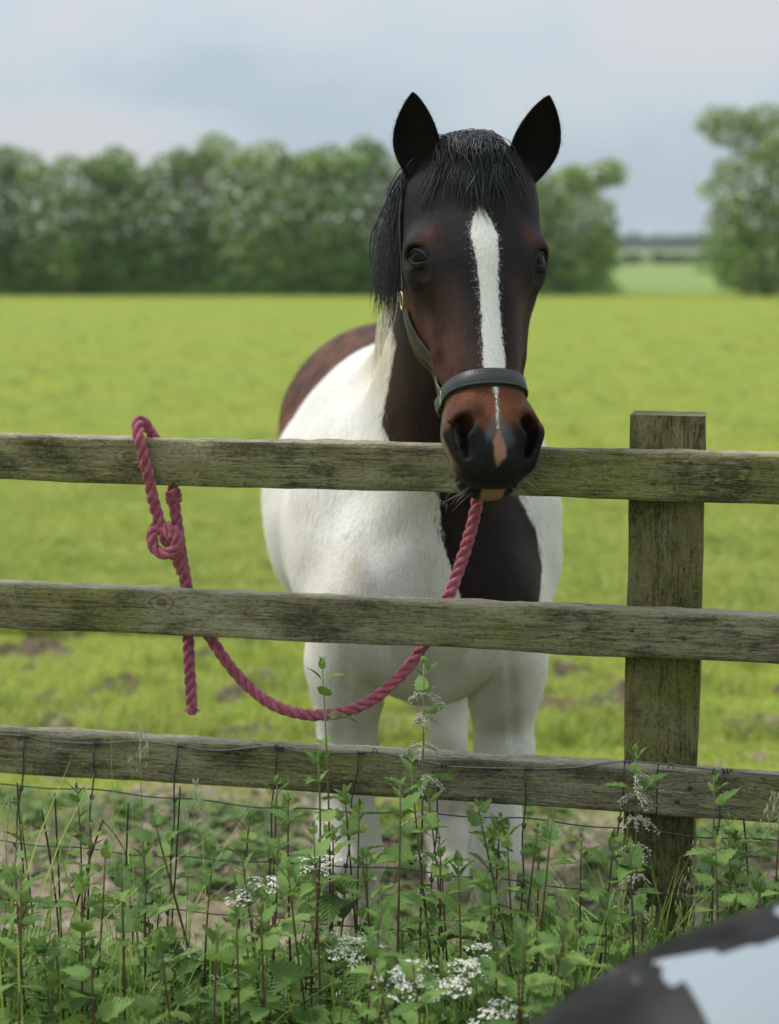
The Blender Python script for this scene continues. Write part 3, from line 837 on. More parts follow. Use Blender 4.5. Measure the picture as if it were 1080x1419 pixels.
def surface_nets(lo, hi, h):
    lo = np.array(lo, float); n = np.ceil((np.array(hi) - lo) / h).astype(int); n = ((n + 3) // 4) * 4 + 1
    ax = [lo[i] + h * np.arange(n[i]) for i in range(3)]
    ca = [a[::4] for a in ax]
    G = np.stack(np.meshgrid(*ca, indexing='ij'), -1); fc = sdf(G.reshape(-1, 3)).reshape(G.shape[:3])
    near = np.abs(fc) < h * 9
    fine = np.repeat(np.repeat(np.repeat(fc, 4, 0), 4, 1), 4, 2)[:n[0], :n[1], :n[2]].astype(np.float32)
    # a fine point is evaluated when any coarse corner round it is near the surface
    nn = near.copy()
    for a in range(3):
        s = nn.copy(); sl1 = [slice(None)] * 3; sl2 = [slice(None)] * 3
        sl1[a] = slice(1, None); sl2[a] = slice(None, -1)
        s[tuple(sl1)] |= nn[tuple(sl2)]; s[tuple(sl2)] |= nn[tuple(sl1)]; nn = s
    m = np.repeat(np.repeat(np.repeat(nn, 4, 0), 4, 1), 4, 2)[:n[0], :n[1], :n[2]]
    idx = np.argwhere(m)
    val = np.empty(len(idx), np.float32)
    for c in range(0, len(idx), 400000):
        val[c:c + 400000] = sdf(lo + idx[c:c + 400000] * h)
    fine[m] = val
    S = fine < 0
    cnt = sum(S[i:n[0] - 1 + i, j:n[1] - 1 + j, l:n[2] - 1 + l].astype(np.int8) for i in (0, 1) for j in (0, 1) for l in (0, 1))
    act = np.argwhere((cnt > 0) & (cnt < 8)); vid = -np.ones(np.array(fine.shape) - 1, int); vid[tuple(act.T)] = np.arange(len(act))
    acc = np.zeros((len(act), 3)); num = np.zeros(len(act))
    cor = [(i, j, l) for i in (0, 1) for j in (0, 1) for l in (0, 1)]
    for a in cor:
        for b in cor:
            if sum(b) - sum(a) == 1 and all(y_ >= x_ for x_, y_ in zip(a, b)):
                fa = fine[tuple((act + a).T)]; fb = fine[tuple((act + b).T)]; x = (fa < 0) != (fb < 0)
                t = np.where(x, fa / np.where(x, fa - fb, 1), 0)
                acc += np.where(x[:, None], np.array(a) + t[:, None] * (np.array(b) - np.array(a)), 0); num += x
    V = lo + (act + acc / num[:, None]) * h
    Q = []
    for a in range(3):
        b, c = (a + 1) % 3, (a + 2) % 3
        s1 = [slice(None)] * 3; s2 = [slice(None)] * 3; s1[a] = slice(None, -1); s2[a] = slice(1, None)
        A, B = S[tuple(s1)], S[tuple(s2)]
        e = np.argwhere(A != B)
        e = e[(e[:, b] > 0) & (e[:, c] > 0) & (e[:, b] < n[b] - 1) & (e[:, c] < n[c] - 1)]
        ub = np.zeros(3, int); ub[b] = 1; uc = np.zeros(3, int); uc[c] = 1
        quad = np.stack([vid[tuple((e - ub - uc).T)], vid[tuple((e - uc).T)], vid[tuple(e.T)], vid[tuple((e - ub).T)]], -1)
        flip = ~A[tuple(e.T)]
        quad[flip] = quad[flip][:, ::-1]; Q.append(quad)
    return V, np.concatenate(Q)

HB = np.array([0.03, 4.3, 0.0])             # the horse's base on the ground
V, Q = surface_nets((-0.42, 2.80, -0.02), (0.56, 5.36, 2.02), 0.0105)
V[:, 2] = np.maximum(V[:, 2], 0.0)
bm = bmesh.new()
tmp = mesh_np('tmp', V, Q); bm.from_mesh(tmp); bpy.data.meshes.remove(tmp)
bm.verts.ensure_lookup_table()
def refine(test):
    fs = [f for f in bm.faces if test(hl(np.array(f.calc_center_median())[None])[0])]
    es = {e for f in fs for e in f.edges}
    bmesh.ops.subdivide_edges(bm, edges=list(es), cuts=1, use_grid_fill=True)
refine(lambda q: -0.06 < q[0] < 0.72 and abs(q[1]) < 0.16 and -0.33 < q[2] < 0.1)
refine(lambda q: 0.40 < q[0] < 0.70 and abs(q[1]) < 0.14 and -0.17 < q[2] < 0.06)
for _ in range(2): refine(lambda q: 0.165 < q[0] < 0.25 and 0.06 < abs(q[1]) < 0.14 and -0.11 < q[2] < -0.01)
bmesh.ops.triangulate(bm, faces=[f for f in bm.faces if len(f.verts) > 4])
me = bpy.data.meshes.new('horse'); bm.to_mesh(me); bm.free()
nv = len(me.vertices); V = np.empty(nv * 3, np.float32); me.vertices.foreach_get('co', V); V = V.reshape(-1, 3).astype(float)
def gradient(P, e=0.0015):
    g = np.stack([sdf(P + np.eye(3)[i] * e) - sdf(P - np.eye(3)[i] * e) for i in range(3)], -1) / (2 * e)
    return g
for it in range(3):
    d = sdf(V); g = gradient(V); gl = (g * g).sum(-1)
    st = np.clip(d / np.maximum(gl, 0.2), -0.004, 0.004)
    up = V[:, 2] > 0.004
    V[up] -= (st[:, None] * g)[up]

# ---- surface finder on the head, used by tack and hair
def on_head(u, v, w, off=0.0, n=24):
    """drop a point near the head onto its surface, off metres above it"""
    P = np.array(head(u, v, w))[None].copy()
    for i in range(n):
        d = sdf(P) - off; g = gradient(P, 0.003); P = P - (d / max((g * g).sum(), 0.3))[:, None] * g * 0.7
    return P[0]

# ---- coat: which hair is dark, which is white (signed distances, metres), in the animal's own space
def poly_sd(x, y, poly):
    """signed distance to a polygon, positive inside"""
    poly = np.array(poly); d = np.full(x.shape, 1e9); ins = np.zeros(x.shape, bool)
    for a, b in zip(poly, np.roll(poly, -1, 0)):
        e = b - a; t = np.clip(((x - a[0]) * e[0] + (y - a[1]) * e[1]) / (e @ e), 0, 1)
        d = np.minimum(d, np.hypot(x - a[0] - t * e[0], y - a[1] - t * e[1]))
        c = ((a[1] > y) != (b[1] > y)) & (x < (b[0] - a[0]) * (y - a[1]) / (b[1] - a[1] + 1e-12) + a[0]); ins ^= c
    return np.where(ins, d, -d)
L = hl(V); u, v, w_ = L.T
X, Y, Z = V.T
neck_patch = [(-0.02, 1.70), (0.012, 1.56), (-0.016, 1.40), (0.02, 1.33), (0.098, 1.27), (0.100, 1.19), (0.118, 1.13), (0.142, 1.06), (0.17, 1.015), (0.24, 1.00), (0.300, 1.03), (0.312, 1.10), (0.300, 1.17), (0.262, 1.245), (0.26, 1.40), (0.32, 1.70), (0.32, 2.2), (-0.3, 2.2), (-0.12, 1.80)]
d_neck = poly_sd(X, Z, neck_patch)
d_neck = np.minimum(d_neck, (4.0 - Y))
d_head = np.minimum(0.20 - w_ * 0 - np.maximum(0, -0.30 - w_), 3.40 - Y + 0.2)
d_head = np.where((u > -0.15) & (w_ > -0.32) & (Y < 3.55) & (Z > 1.3), 0.1, -0.1)
rump = [(4.60, 1.60), (4.60, 1.46), (4.66, 1.34), (4.72, 1.22), (4.80, 1.10), (4.90, 1.02), (5.1, 1.0), (5.5, 1.1), (5.5, 1.7)]
d_rump = poly_sd(Y, Z, rump)
dark = np.maximum(np.maximum(d_neck, d_head), d_rump)
mid_u = np.array([0.10, 0.122, 0.135, 0.175, 0.215, 0.267, 0.334, 0.40, 0.415, 0.44, 0.46, 0.50, 0.515, 0.53])
mid_h = np.array([-0.01, 0.0, 0.010, 0.024, 0.020, 0.0165, 0.0165, 0.0195, 0.017, 0.005, 0.0014, 0.0012, 0.001, -0.01])
mid_c = np.array([0.004, 0.000, -0.002, 0.000, 0.002, 0.003, 0.003, 0.003, 0.003, 0.002, 0.001, 0.0, 0.0, 0.0])
blaze = np.interp(u - 0.012 * (u > 0.3), mid_u, mid_h) - np.abs(v - np.interp(u, mid_u, mid_c))
blaze = np.where((w_ > -0.075) & (u > 0.08) & (u < 0.56), blaze, -0.1)
white = np.where(blaze > -0.04, np.maximum(-dark, blaze), -dark)
pink = poly_sd(u, v, [(0.530, 0.001), (0.545, 0.010), (0.560, 0.013), (0.574, 0.009), (0.590, -0.004), (0.582, -0.007), (0.552, -0.010)])
pink = np.where(w_ > -0.08, pink, -0.1)
lip = poly_sd(v, w_, [(-0.012, -0.160), (-0.016, -0.080), (0.0, -0.060), (0.026, -0.060), (0.022, -0.150)])
pink = np.maximum(pink, np.where((u > 0.590) & (w_ < -0.082), lip, -0.1))
snip = poly_sd(u, v, [(0.495, 0.0), (0.520, 0.020), (0.55, 0.030), (0.56, 0.018), (0.535, 0.0), (0.55, -0.018), (0.535, -0.022)])
sm = lambda x, a, b: (lambda t: t * t * (3 - 2 * t))(np.clip((x - a) / (b - a), 0, 1))
def lerp(c, d, t): return c + (d - c) * t[:, None]
C = np.tile(np.array([0.013, 0.0095, 0.0095]), (nv, 1))                       # black-brown
rufous = sm(np.abs(v), 0.02, 0.075) * sm(u, 0.20, 0.36) * 0.9 + 0.40 * sm(u, 0.28, 0.42)
C = lerp(C, np.array([0.066, 0.027, 0.017]), np.clip(rufous, 0, 1) * (u > 0))
C = lerp(C, np.array([0.125, 0.050, 0.028]), sm(-w_, 0.07, 0.14) * sm(u, 0.17, 0.27) * 0.85 * (1 - sm(-w_, 0.30, 0.4)))
C = lerp(C, np.array([0.150, 0.050, 0.020]), sm(u, 0.40, 0.455) * (1 - sm(-w_, 0.12, 0.2)))
wing = np.exp(-(((u - 0.545) / 0.045) ** 2 + ((np.abs(v - 0.003) - 0.056) / 0.024) ** 2))
skin = np.clip(sm(u + 0.25 * (np.abs(v) - 0.03) - 0.3 * np.maximum(np.abs(v) - 0.06, 0), 0.510, 0.545) + wing * 1.0, 0, 1)
C = lerp(C, np.array([0.010, 0.009, 0.009]), skin)
C = lerp(C, np.array([0.006, 0.006, 0.006]), np.exp(-(((u - 0.537) / 0.038) ** 2 + ((np.abs(v - 0.003) - 0.056) / 0.013) ** 2)))
tan = sm(-v, 0.052, 0.064) * sm(u, 0.455, 0.50) * (1 - sm(u, 0.565, 0.60)) * sm(-w_, 0.036, 0.05)
C = lerp(C, np.array([0.21, 0.155, 0.10]), tan * 0.85)
C = lerp(C, np.array([0.10, 0.12, 0.13]), sm(snip, -0.006, 0.006) * 0.5 * (w_ > -0.08))
eye_r = np.exp(-(((u - 0.208) / 0.026) ** 2 + ((w_ + 0.065) / 0.034) ** 2)) * (np.abs(v) > 0.06)
C = lerp(C, np.array([0.085, 0.036, 0.024]), 0.7 * np.exp(-(((u - 0.175) / 0.02) ** 2 + ((np.abs(v) - 0.088) / 0.022) ** 2)) * (w_ > -0.09))
C = lerp(C, np.array([0.050, 0.048, 0.050]), eye_r * 0.6)
nk = (Y > 3.40) | (w_ < -0.30)
C = lerp(C, np.array([0.030, 0.014, 0.010]), sm(d_neck, -0.05, 0.0) * nk * 0.8)
C = lerp(C, np.array([0.016, 0.0085, 0.008]), sm(1.30 - Z, 0, 0.06) * nk)
rb = sm(d_rump, -0.02, 0.02)
C = lerp(C, np.array([0.105, 0.044, 0.024]), rb)
C = lerp(C, np.array([0.20, 0.075, 0.036]), rb * sm(1.40 - Z, 0.0, 0.2))
W = np.tile(np.array([0.79, 0.76, 0.70]), (nv, 1))
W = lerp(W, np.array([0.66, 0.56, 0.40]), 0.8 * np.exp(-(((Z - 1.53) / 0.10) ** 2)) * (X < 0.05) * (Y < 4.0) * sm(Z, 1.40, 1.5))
W = lerp(W, np.array([0.55, 0.45, 0.32]), 0.75 * np.exp(-(((X + 0.065) / 0.022) ** 2 + ((Z - 1.12) / 0.035) ** 2)) * (Y < 4.3))
W = lerp(W, np.array([0.50, 0.43, 0.34]), 0.55 * sm(0.66 - Z, 0, 0.4))
W = lerp(W, np.array([0.50, 0.45, 0.37]), 0.5 * sm(fbm(X * 9, Z * 5, 301, 4) + 0.25, 0, 0.9) * sm(1.02 - Z, 0, 0.25))
C = C * np.where(u < 0.62, 1 + 0.45 * np.clip(fbm(u * 26, v * 34 + w_ * 20, 311, 4), -1, 1), 1 + 0.3 * np.clip(fbm(X * 14, Z * 12, 312, 4), -1, 1))[:, None]
hoof = Z < 0.065
W[hoof] = (0.16, 0.13, 0.10); C[hoof] = (0.05, 0.045, 0.04)

# ---- ears: cupped leaves, part of the same skin mesh
def ear(base, tip, outv, front, hw, seedsgn):
    base, tip, outv, front = [np.array(q_, float) for q_ in (base, tip, outv, front)]
    ax_ = tip - base; Ln = np.linalg.norm(ax_); ax_ /= Ln
    front = front - ax_ * front.dot(ax_); front /= np.linalg.norm(front); side = np.cross(ax_, front)
    ns, nt = 30, 40; Vs = []
    for i in range(ns):
        t = i / (ns - 1)
        wd = hw * (0.56 + 0.44 * math.sin(min(1, t / 0.42) * math.pi / 2)) * (1 if t < 0.42 else max(0.0, 1 - ((t - 0.42) / 0.58) ** 1.75) ** 0.85) + 0.001
        cen = base + ax_ * (t * Ln) + outv * 0.010 * math.sin(t * math.pi) + front * 0.012 * (t - 0.5)
        dp = wd * (0.95 - 0.25 * t)
        for j in range(nt):
            a = 2 * math.pi * j / nt
            if j < nt // 2:             # outer skin, round the back
                b = math.pi * j / (nt // 2 - 1); p_ = side * (wd * math.cos(b)) - front * (dp * math.sin(b) - 0.004)
            else:                       # inner skin, a shallower cup
                b = math.pi * (1 - (j - nt // 2) / (nt // 2 - 1)); dd = dp * (0.62 if t > 0.2 else 0.62 * t / 0.2 - 0.1 * (1 - t / 0.2))
                p_ = side * (wd * 0.90 * math.cos(b)) - front * (dd * math.sin(b) - 0.006)
            Vs.append(cen + p_)
    Vs = np.array(Vs); i = np.arange(ns - 1)[:, None] * nt; j = np.arange(nt)[None]; j2 = (j + 1) % nt
    q_ = np.stack([i + j, i + j2, i + nt + j2, i + nt + j], -1).reshape(-1, 4)
    top = (ns - 1) * nt; jj = np.arange(nt // 2 - 1)
    q_ = np.vstack([q_, np.stack([top + jj, top + jj + 1, top + nt - 2 - jj, top + nt - 1 - jj], -1)])
    return Vs, q_
E1 = ear(at(589, 252, 3.235), at(573, 127, 3.215), (-0.6, 0, 0), (-0.10, -1, 0.05), 0.0405, -1)
E2 = ear(at(722, 252, 3.262), at(760, 131, 3.235), (0.6, 0, 0), (0.12, -1, 0.05), 0.0415, 1)

me.vertices.foreach_set('co', V.astype(np.float32).ravel()); me.update()
bm = bmesh.new(); bm.from_mesh(me); n_body = len(bm.verts)
for EV, EQ in (E1, E2):
    vs = [bm.verts.new(p) for p in EV]
    for f in EQ:
        try: bm.faces.new([vs[int(a)] for a in f])
        except ValueError: pass
bmesh.ops.recalc_face_normals(bm, faces=bm.faces)
for f in bm.faces: f.smooth = True
bm.to_mesh(me); bm.free()
ne = len(me.vertices) - n_body
def put_attr(name, val, fill, typ='FLOAT'):
    a = me.attributes.new(name, typ, 'POINT')
    if typ == 'FLOAT': a.data.foreach_set('value', np.concatenate([val, np.full(ne, fill)]).astype(np.float32))
    else:
        full = np.vstack([val, np.tile(np.array(fill), (ne, 1))]); full = np.hstack([full, np.ones((len(full), 1))])
        a.data.foreach_set('color', full.astype(np.float32).ravel())
put_attr('white', white, -1.0); put_attr('pink', pink, -1.0)
put_attr('dark_coat', C, (0.0065, 0.0055, 0.0055), 'FLOAT_COLOR'); put_attr('white_coat', W, (0.5, 0.5, 0.5), 'FLOAT_COLOR')
skinv = np.clip(skin + eye_r * 0.4, 0, 1); put_attr('bare', skinv, 0.0)
me.attributes['white'].data  # keep
co = np.empty(len(me.vertices) * 3, np.float32); me.vertices.foreach_get('co', co); co = co.reshape(-1, 3) - HB
me.vertices.foreach_set('co', co.ravel().astype(np.float32)); me.update()

k = NT('horse_coat')
tc = k.coord(); hair = k.noise(k.coord((900, 900, 150)), 1.0, 3, 0.7, 0.4)
hair2 = k.noise(k.coord((260, 260, 60)), 1.0, 4, 0.65, 0.6); soft = k.noise(tc, 9, 4, 0.6); soft2 = k.noise(tc, 45, 4, 0.65)
dcol = k.mix(k.math('MULTIPLY', k.f(hair, 0.45, 0.75), 0.5), k.attr('dark_coat', 'Color'), (0.085, 0.07, 0.065), 'ADD')
dcol = k.mix(k.math('MULTIPLY', k.f(hair, 0.45, 0.75), 0.35), k.attr('dark_coat', 'Color'), k.mix(1.0, k.attr('dark_coat', 'Color'), (0.03, 0.026, 0.026), 'ADD'))
dcol = k.mix(k.math('MULTIPLY', k.f(soft2, 0.45, 0.75), 0.45), dcol, k.mix(1.0, k.attr('dark_coat', 'Color'), (0.55, 0.5, 0.5), 'MULTIPLY'))
wcol = k.mix(k.math('MULTIPLY', k.f(hair2, 0.42, 0.7), 0.42), k.attr('white_coat', 'Color'), (0.44, 0.41, 0.345))
wcol = k.mix(k.math('MULTIPLY', k.f(soft, 0.5, 0.75), 0.25), wcol, (0.60, 0.55, 0.45))
fray = k.math('ADD', k.math('MULTIPLY', k.math('SUBTRACT', hair2, 0.5), 0.016), k.math('MULTIPLY', k.math('SUBTRACT', soft2, 0.5), 0.007))
wd = k.math('ADD', k.attr('white'), fray)
col = k.mix(k.f(wd, -0.0016, 0.0016), dcol, wcol)
pk = k.math('ADD', k.attr('pink'), k.math('MULTIPLY', k.math('SUBTRACT', soft2, 0.5), 0.014))
pcol = k.mix(soft2, (0.25, 0.12, 0.08), (0.36, 0.20, 0.14))
col = k.mix(k.f(pk, -0.004, 0.003), col, pcol)
bare = k.attr('bare')
k.set(Base_Color=col, Roughness=k.math('ADD', 0.52, k.math('MULTIPLY', bare, 0.06)), Specular_IOR_Level=k.mix(k.f(wd, -0.002, 0.002), (0.13, 0.13, 0.13), (0.22, 0.22, 0.22)))
k.bump(k.math('ADD', k.math('ADD', k.math('MULTIPLY', hair, 0.5), hair2), k.math('MULTIPLY', soft2, 0.8)), 0.7, 0.0026)
M_coat = k.m
me.materials.clear()
horse = link('horse', me, M_coat, None, tuple(HB))
tag(horse, 'brown and white piebald horse with white blaze looking over the fence', 'horse')
def hpart(name, m, mat, kind=None):
    """child of the horse; m was built in world space"""
    n = len(m.vertices); c = np.empty(n * 3, np.float32); m.vertices.foreach_get('co', c)
    m.vertices.foreach_set('co', (c.reshape(-1, 3) - HB).astype(np.float32).ravel()); m.update()
    o = link(name, m, mat, horse)
    if kind: o['kind'] = kind
    return o

# ---- short coat hair: fine tapered blades lying along the lie of the hair
def coat_hair(n_head, n_rest):
    rf = np.random.default_rng(77); npz = len(me.polygons)
    cen = np.empty(npz * 3, np.float32); nor = np.empty(npz * 3, np.float32); ar = np.empty(npz, np.float32); ls = np.empty(npz, np.int32)
    me.polygons.foreach_get('center', cen); me.polygons.foreach_get('normal', nor); me.polygons.foreach_get('area', ar); me.polygons.foreach_get('loop_start', ls)
    lv = np.empty(len(me.loops), np.int32); me.loops.foreach_get('vertex_index', lv); fv = lv[ls]
    cen = cen.reshape(-1, 3).astype(float) + HB; nor = nor.reshape(-1, 3).astype(float)
    toc = np.array([0, 0, EYE]) - cen; toc /= np.linalg.norm(toc, axis=1)[:, None]
    q = hl(cen); ishead = (q[:, 0] > -0.22) & (q[:, 0] < 0.72) & (np.abs(q[:, 1]) < 0.2) & (q[:, 2] > -0.33) & (cen[:, 1] < 3.5)
    ok = ((nor * toc).sum(1) > -0.35) & (cen[:, 2] > 0.1)
    Vs = []; Cs = []
    wh_all = np.concatenate([white, -np.ones(ne)]); pk_all = np.concatenate([pink, -np.ones(ne)]); C_all = np.vstack([C, np.tile([0.006, 0.005, 0.005], (ne, 1))]); W_all = np.vstack([W, np.tile([0.5] * 3, (ne, 1))])
    for grp, n, L0, W0 in ((ishead, n_head, 0.0055, 0.00042), (~ishead, n_rest, 0.017, 0.0010)):
        wgt = np.where(ok & grp, ar, 0); wgt = wgt * (1 - 0.8 * np.concatenate([skinv, np.zeros(ne)])[fv]); i = rf.choice(npz, n, p=wgt / wgt.sum())
        N = nor[i]; v0 = fv[i]; jit = rf.normal(0, 1, (n, 3)) * np.sqrt(ar[i])[:, None] * 0.6; jit -= N * (jit * N).sum(1)[:, None]
        P = cen[i] + jit; uq = hl(P)
        if n == n_head:
            D = np.clip((uq[:, 0] - 0.19) * 7, -0.8, 1)[:, None] * HM[0] + np.clip(uq[:, 1] * 14, -0.8, 0.8)[:, None] * HM[1]
        else: D = np.tile(np.array([0, 0.35, -1.0]), (n, 1)) + np.stack([np.sign(P[:, 0] - fx) * 0.2, np.zeros(n), np.zeros(n)], -1)
        D = D + rf.normal(0, 0.28, (n, 3)); D -= N * (D * N).sum(1)[:, None]; D /= np.linalg.norm(D, axis=1)[:, None] + 1e-9
        Sd = np.cross(N, D); L_ = (L0 * rf.uniform(0.6, 1.4, n))[:, None]
        Vs.append(np.stack([P - Sd * W0 / 2 - N * 0.0006, P + Sd * W0 / 2 - N * 0.0006, P + D * L_ + N * L_ * rf.uniform(0.08, 0.3, n)[:, None]], 1).reshape(-1, 3))
        wm = (wh_all[v0] + rf.normal(0, 0.0022, n)) > 0
        cc = np.where(wm[:, None], W_all[v0], C_all[v0] * 1.12 + 0.0015) * np.where(wm, rf.uniform(0.8, 1.12, n), rf.uniform(0.62, 1.25, n))[:, None]
        pkm = pk_all[v0] > 0; cc[pkm] = (0.25, 0.13, 0.09)
        Cs.append(np.repeat(cc, 3, 0))
    Vt = np.concatenate(Vs); Ct = np.clip(np.concatenate(Cs), 0, 0.85)
    m = mesh_np('coat_hair', Vt - HB, np.arange(len(Vt)).reshape(-1, 3), False)
    a = m.attributes.new('hair_col', 'FLOAT_COLOR', 'POINT'); a.data.foreach_set('color', np.hstack([Ct, np.ones((len(Ct), 1))]).astype(np.float32).ravel())
    k = NT('short_coat_hair'); k.set(Base_Color=k.attr('hair_col', 'Color'), Roughness=0.5, Specular_IOR_Level=0.18)
    o = link('coat_hair', m, k.m, horse); o['kind'] = 'stuff'
coat_hair(150000, 130000)

# ---- eyes
k = NT('eye_gloss'); k.set(Base_Color=(0.004, 0.003, 0.0025), Roughness=0.03, Specular_IOR_Level=0.12); M_eye = k.m
def lid_mesh(ec, g_, e1, e2):
    nf = 64; ph = np.linspace(0, 2 * math.pi, nf, endpoint=False); up_ = np.sin(ph) > 0
    sx0 = 0.86 * np.cos(ph); l0 = np.where(up_, 0.36, -0.40) * np.abs(np.sin(ph)) ** 1.35
    rows = []; cols = []
    skin_c = np.array([0.024, 0.022, 0.023]); rim = np.array([0.018, 0.017, 0.018]); around = np.array([0.016, 0.012, 0.012])
    for kx, (ang, rad, c) in enumerate(((0.97, 0.0252, skin_c * 0.25), (1.0, 0.0267, rim), (1.10, 0.0279, rim), (1.28, 0.0281, skin_c), (1.50, 0.0268, skin_c), (1.66, 0.0274, around), (2.0, None, around), (2.35, -0.002, around))):
        sx = sx0 * (1 + (ang - 1) * 0.75); lf = l0 * ang + np.where(up_, 1, -1) * (ang - 1) * 0.10
        D = g_ * (np.cos(sx) * np.cos(lf))[:, None] + e1 * np.sin(sx)[:, None] + e2 * (np.sin(lf) * np.cos(sx))[:, None]
        D /= np.linalg.norm(D, axis=1)[:, None]
        if kx < 6:
            r_l = np.full(nf, rad) + (np.where(up_, 0.0012, 0) * np.abs(np.sin(ph)) if kx in (2, 3) else 0)
            Pw = HO + (ec + D * r_l[:, None]) @ HM
        else:
            Pw = HO + (ec + D * 0.030) @ HM; off = 0.0004 if kx == 6 else -0.0022
            for it in range(16):
                d = sdf(Pw) - off; g = gradient(Pw, 0.002); Pw = Pw - (d / np.maximum((g * g).sum(-1), 0.3))[:, None] * g * 0.7
        rows.append(Pw); cols.append(np.tile(c, (nf, 1)))
    nr = len(rows); V_ = np.concatenate(rows)
    i = (np.arange(nr - 1) * nf)[:, None]; j = np.arange(nf)[None]; j2 = (j + 1) % nf
    m = mesh_np('eyelid', V_, np.stack([i + j, i + j2, i + nf + j2, i + nf + j], -1).reshape(-1, 4), True)
    a = m.attributes.new('dark_coat', 'FLOAT_COLOR', 'POINT'); a.data.foreach_set('color', np.hstack([np.concatenate(cols), np.ones((len(V_), 1))]).astype(np.float32).ravel())
    for nm_ in ('white', 'pink'):
        a = m.attributes.new(nm_, 'FLOAT', 'POINT'); a.data.foreach_set('value', np.full(len(V_), -1, np.float32))
    return m
for ec, g_, e1, e2 in EYES:
    m = MB(); m.ball(head(*ec), 0.0258, 28, 18)
    hpart('eye', m.mesh('eye'), M_eye)
    hpart('eyelid', lid_mesh(ec, g_, e1, e2), M_coat)
    lash = []
    for i in range(12):
        x = -0.7 + 1.4 * i / 11; lf = 0.36 * (1 - (x / 0.9) ** 2) + 0.04; D = g_ * math.cos(x) * math.cos(lf) + e1 * math.sin(x) + e2 * math.sin(lf) * math.cos(x)
        p0 = HO + (ec + D * 0.0276) @ HM; dv = (g_ * 0.8 - e2 * 0.45 + e1 * 0.1) @ HM
        lash.append(np.array([p0 + dv * 0.007 * t + np.array([0, 0, -0.004 * t * t]) for t in (0, .35, .7, 1)]))
    LASH = LASH + lash if 'LASH' in dir() else lash

# ---- hair
k = NT('black_hair'); rn = k.n('ShaderNodeNewGeometry').outputs['Random Per Island']
k.set(Base_Color=k.ramp(rn, [(0, (0.006, 0.006, 0.007)), (0.6, (0.014, 0.014, 0.017)), (1, (0.04, 0.038, 0.04))]), Roughness=0.42, Specular_IOR_Level=0.45); M_hair = k.m
k = NT('white_hair'); rn = k.n('ShaderNodeNewGeometry').outputs['Random Per Island']
k.set(Base_Color=k.ramp(rn, [(0, (0.45, 0.39, 0.27)), (1, (0.66, 0.62, 0.52))]), Roughness=0.5); M_whair = k.m
r = np.random.default_rng(17)
def strands(paths, rad, sides=4):
    m = MB()
    for p in paths:
        n = len(p); t = np.linspace(0, 1, n)
        m.tube(p, rad * r.uniform(0.6, 1.4) * (0.55 + 0.9 * t * (1 - t) * 2) * (1 - t ** 3 * 0.85), sides, False)
    return m
def wsurf(uu, vv):
    """height of the face above its axis, by marching inwards"""
    P = head(0, 0, 0)[None] + uu[:, None] * HM[0] + vv[:, None] * HM[1] + 0.08 * HM[2]
    for i in range(22): P = P - np.maximum(sdf(P), -0.01)[:, None] * 0.8 * HM[2]
    return (P - HO) @ HM[2]
paths = []
clump = [(r.uniform(-0.040, 0.034), r.normal(-0.008, 0.046), r.uniform(0.055, 0.165)) for i in range(64)]
NS = 850
roots, tips, lens = [], [], []
for i in range(NS):
    cv, ct, cl_ = clump[i % len(clump)]
    rv = cv + r.normal(0, 0.012); ct2 = 0.55 * cv + 0.72 * ct + (rv - cv) * 0.25 + r.normal(0, 0.004)
    roots.append(rv); tips.append(ct2); lens.append(cl_ * r.uniform(0.6, 1.08) * (1 - 1.8 * min(0.11, abs(ct2))))
roots, tips, lens = map(np.array, (roots, tips, lens))
nseg = 11; allp = np.zeros((NS, nseg, 3)); lift = r.uniform(0.002, 0.016, NS)
u0 = r.uniform(-0.050, 0.004, NS); wob = r.normal(0, 0.004, (NS, 2))
for j in range(nseg):
    t = j / (nseg - 1)
    uu = u0 + (lens - u0) * t
    vv = roots + (tips - roots) * (t ** 0.65) + wob[:, 0] * math.sin(t * 5) + 0.004 * np.sin(t * 7 + np.arange(NS) % len(clump))
    ws = np.maximum(wsurf(np.maximum(uu, -0.05), vv), -0.12) + lift * (1.0 - 0.55 * t) + 0.014 * math.sin(min(1, t * 2.4) * math.pi) * (t < 0.42)
    allp[:, j] = head(0, 0, 0) + uu[:, None] * HM[0] + vv[:, None] * HM[1] + ws[:, None] * HM[2]
hpart('eyelashes', strands(LASH, 0.0004, 3).mesh('eyelashes'), M_hair, 'stuff')
hpart('forelock', strands(list(allp), 0.00115, 3).mesh('forelock'), M_hair, 'stuff')

def mane(n, yr, tipf, length, seed, spread):
    rr_ = np.random.default_rng(seed); out = []
    for i in range(n):
        a = rr_.random()
        c0 = np.array(H0) + (np.array([cxs(4.05), 4.08, 1.53]) - np.array(H0)) * (yr[0] + (yr[1] - yr[0]) * a)
        c0 = c0 + np.array([rr_.normal(-0.004, 0.012), 0, 0.045 + rr_.normal(0, 0.006)])
        Ln = length * rr_.uniform(0.6, 1.12)
        p = []
        for j in range(10):
            t = j / 9
            side_ = -spread * (1 - math.exp(-t * 2.6)) * rr_.uniform(0.97, 1.03)
            p.append(c0 + np.array([side_ + 0.006 * math.sin(t * 6 + i % 9), -0.05 * t * tipf + 0.004 * math.sin(t * 5 + i % 7), 0.012 * math.sin(min(1, t * 3) * math.pi) - Ln * t ** 1.25]))
        out.append(np.array(p))
    return out
hpart('mane', strands(mane(900, (0.08, 0.36), 1.0, 0.215, 5, 0.136), 0.0014)  .mesh('mane'), M_hair, 'stuff')
hpart('white_mane', strands(mane(420, (0.36, 0.85), 0.4, 0.30, 6, 0.10), 0.0018).mesh('white_mane'), M_whair, 'stuff')
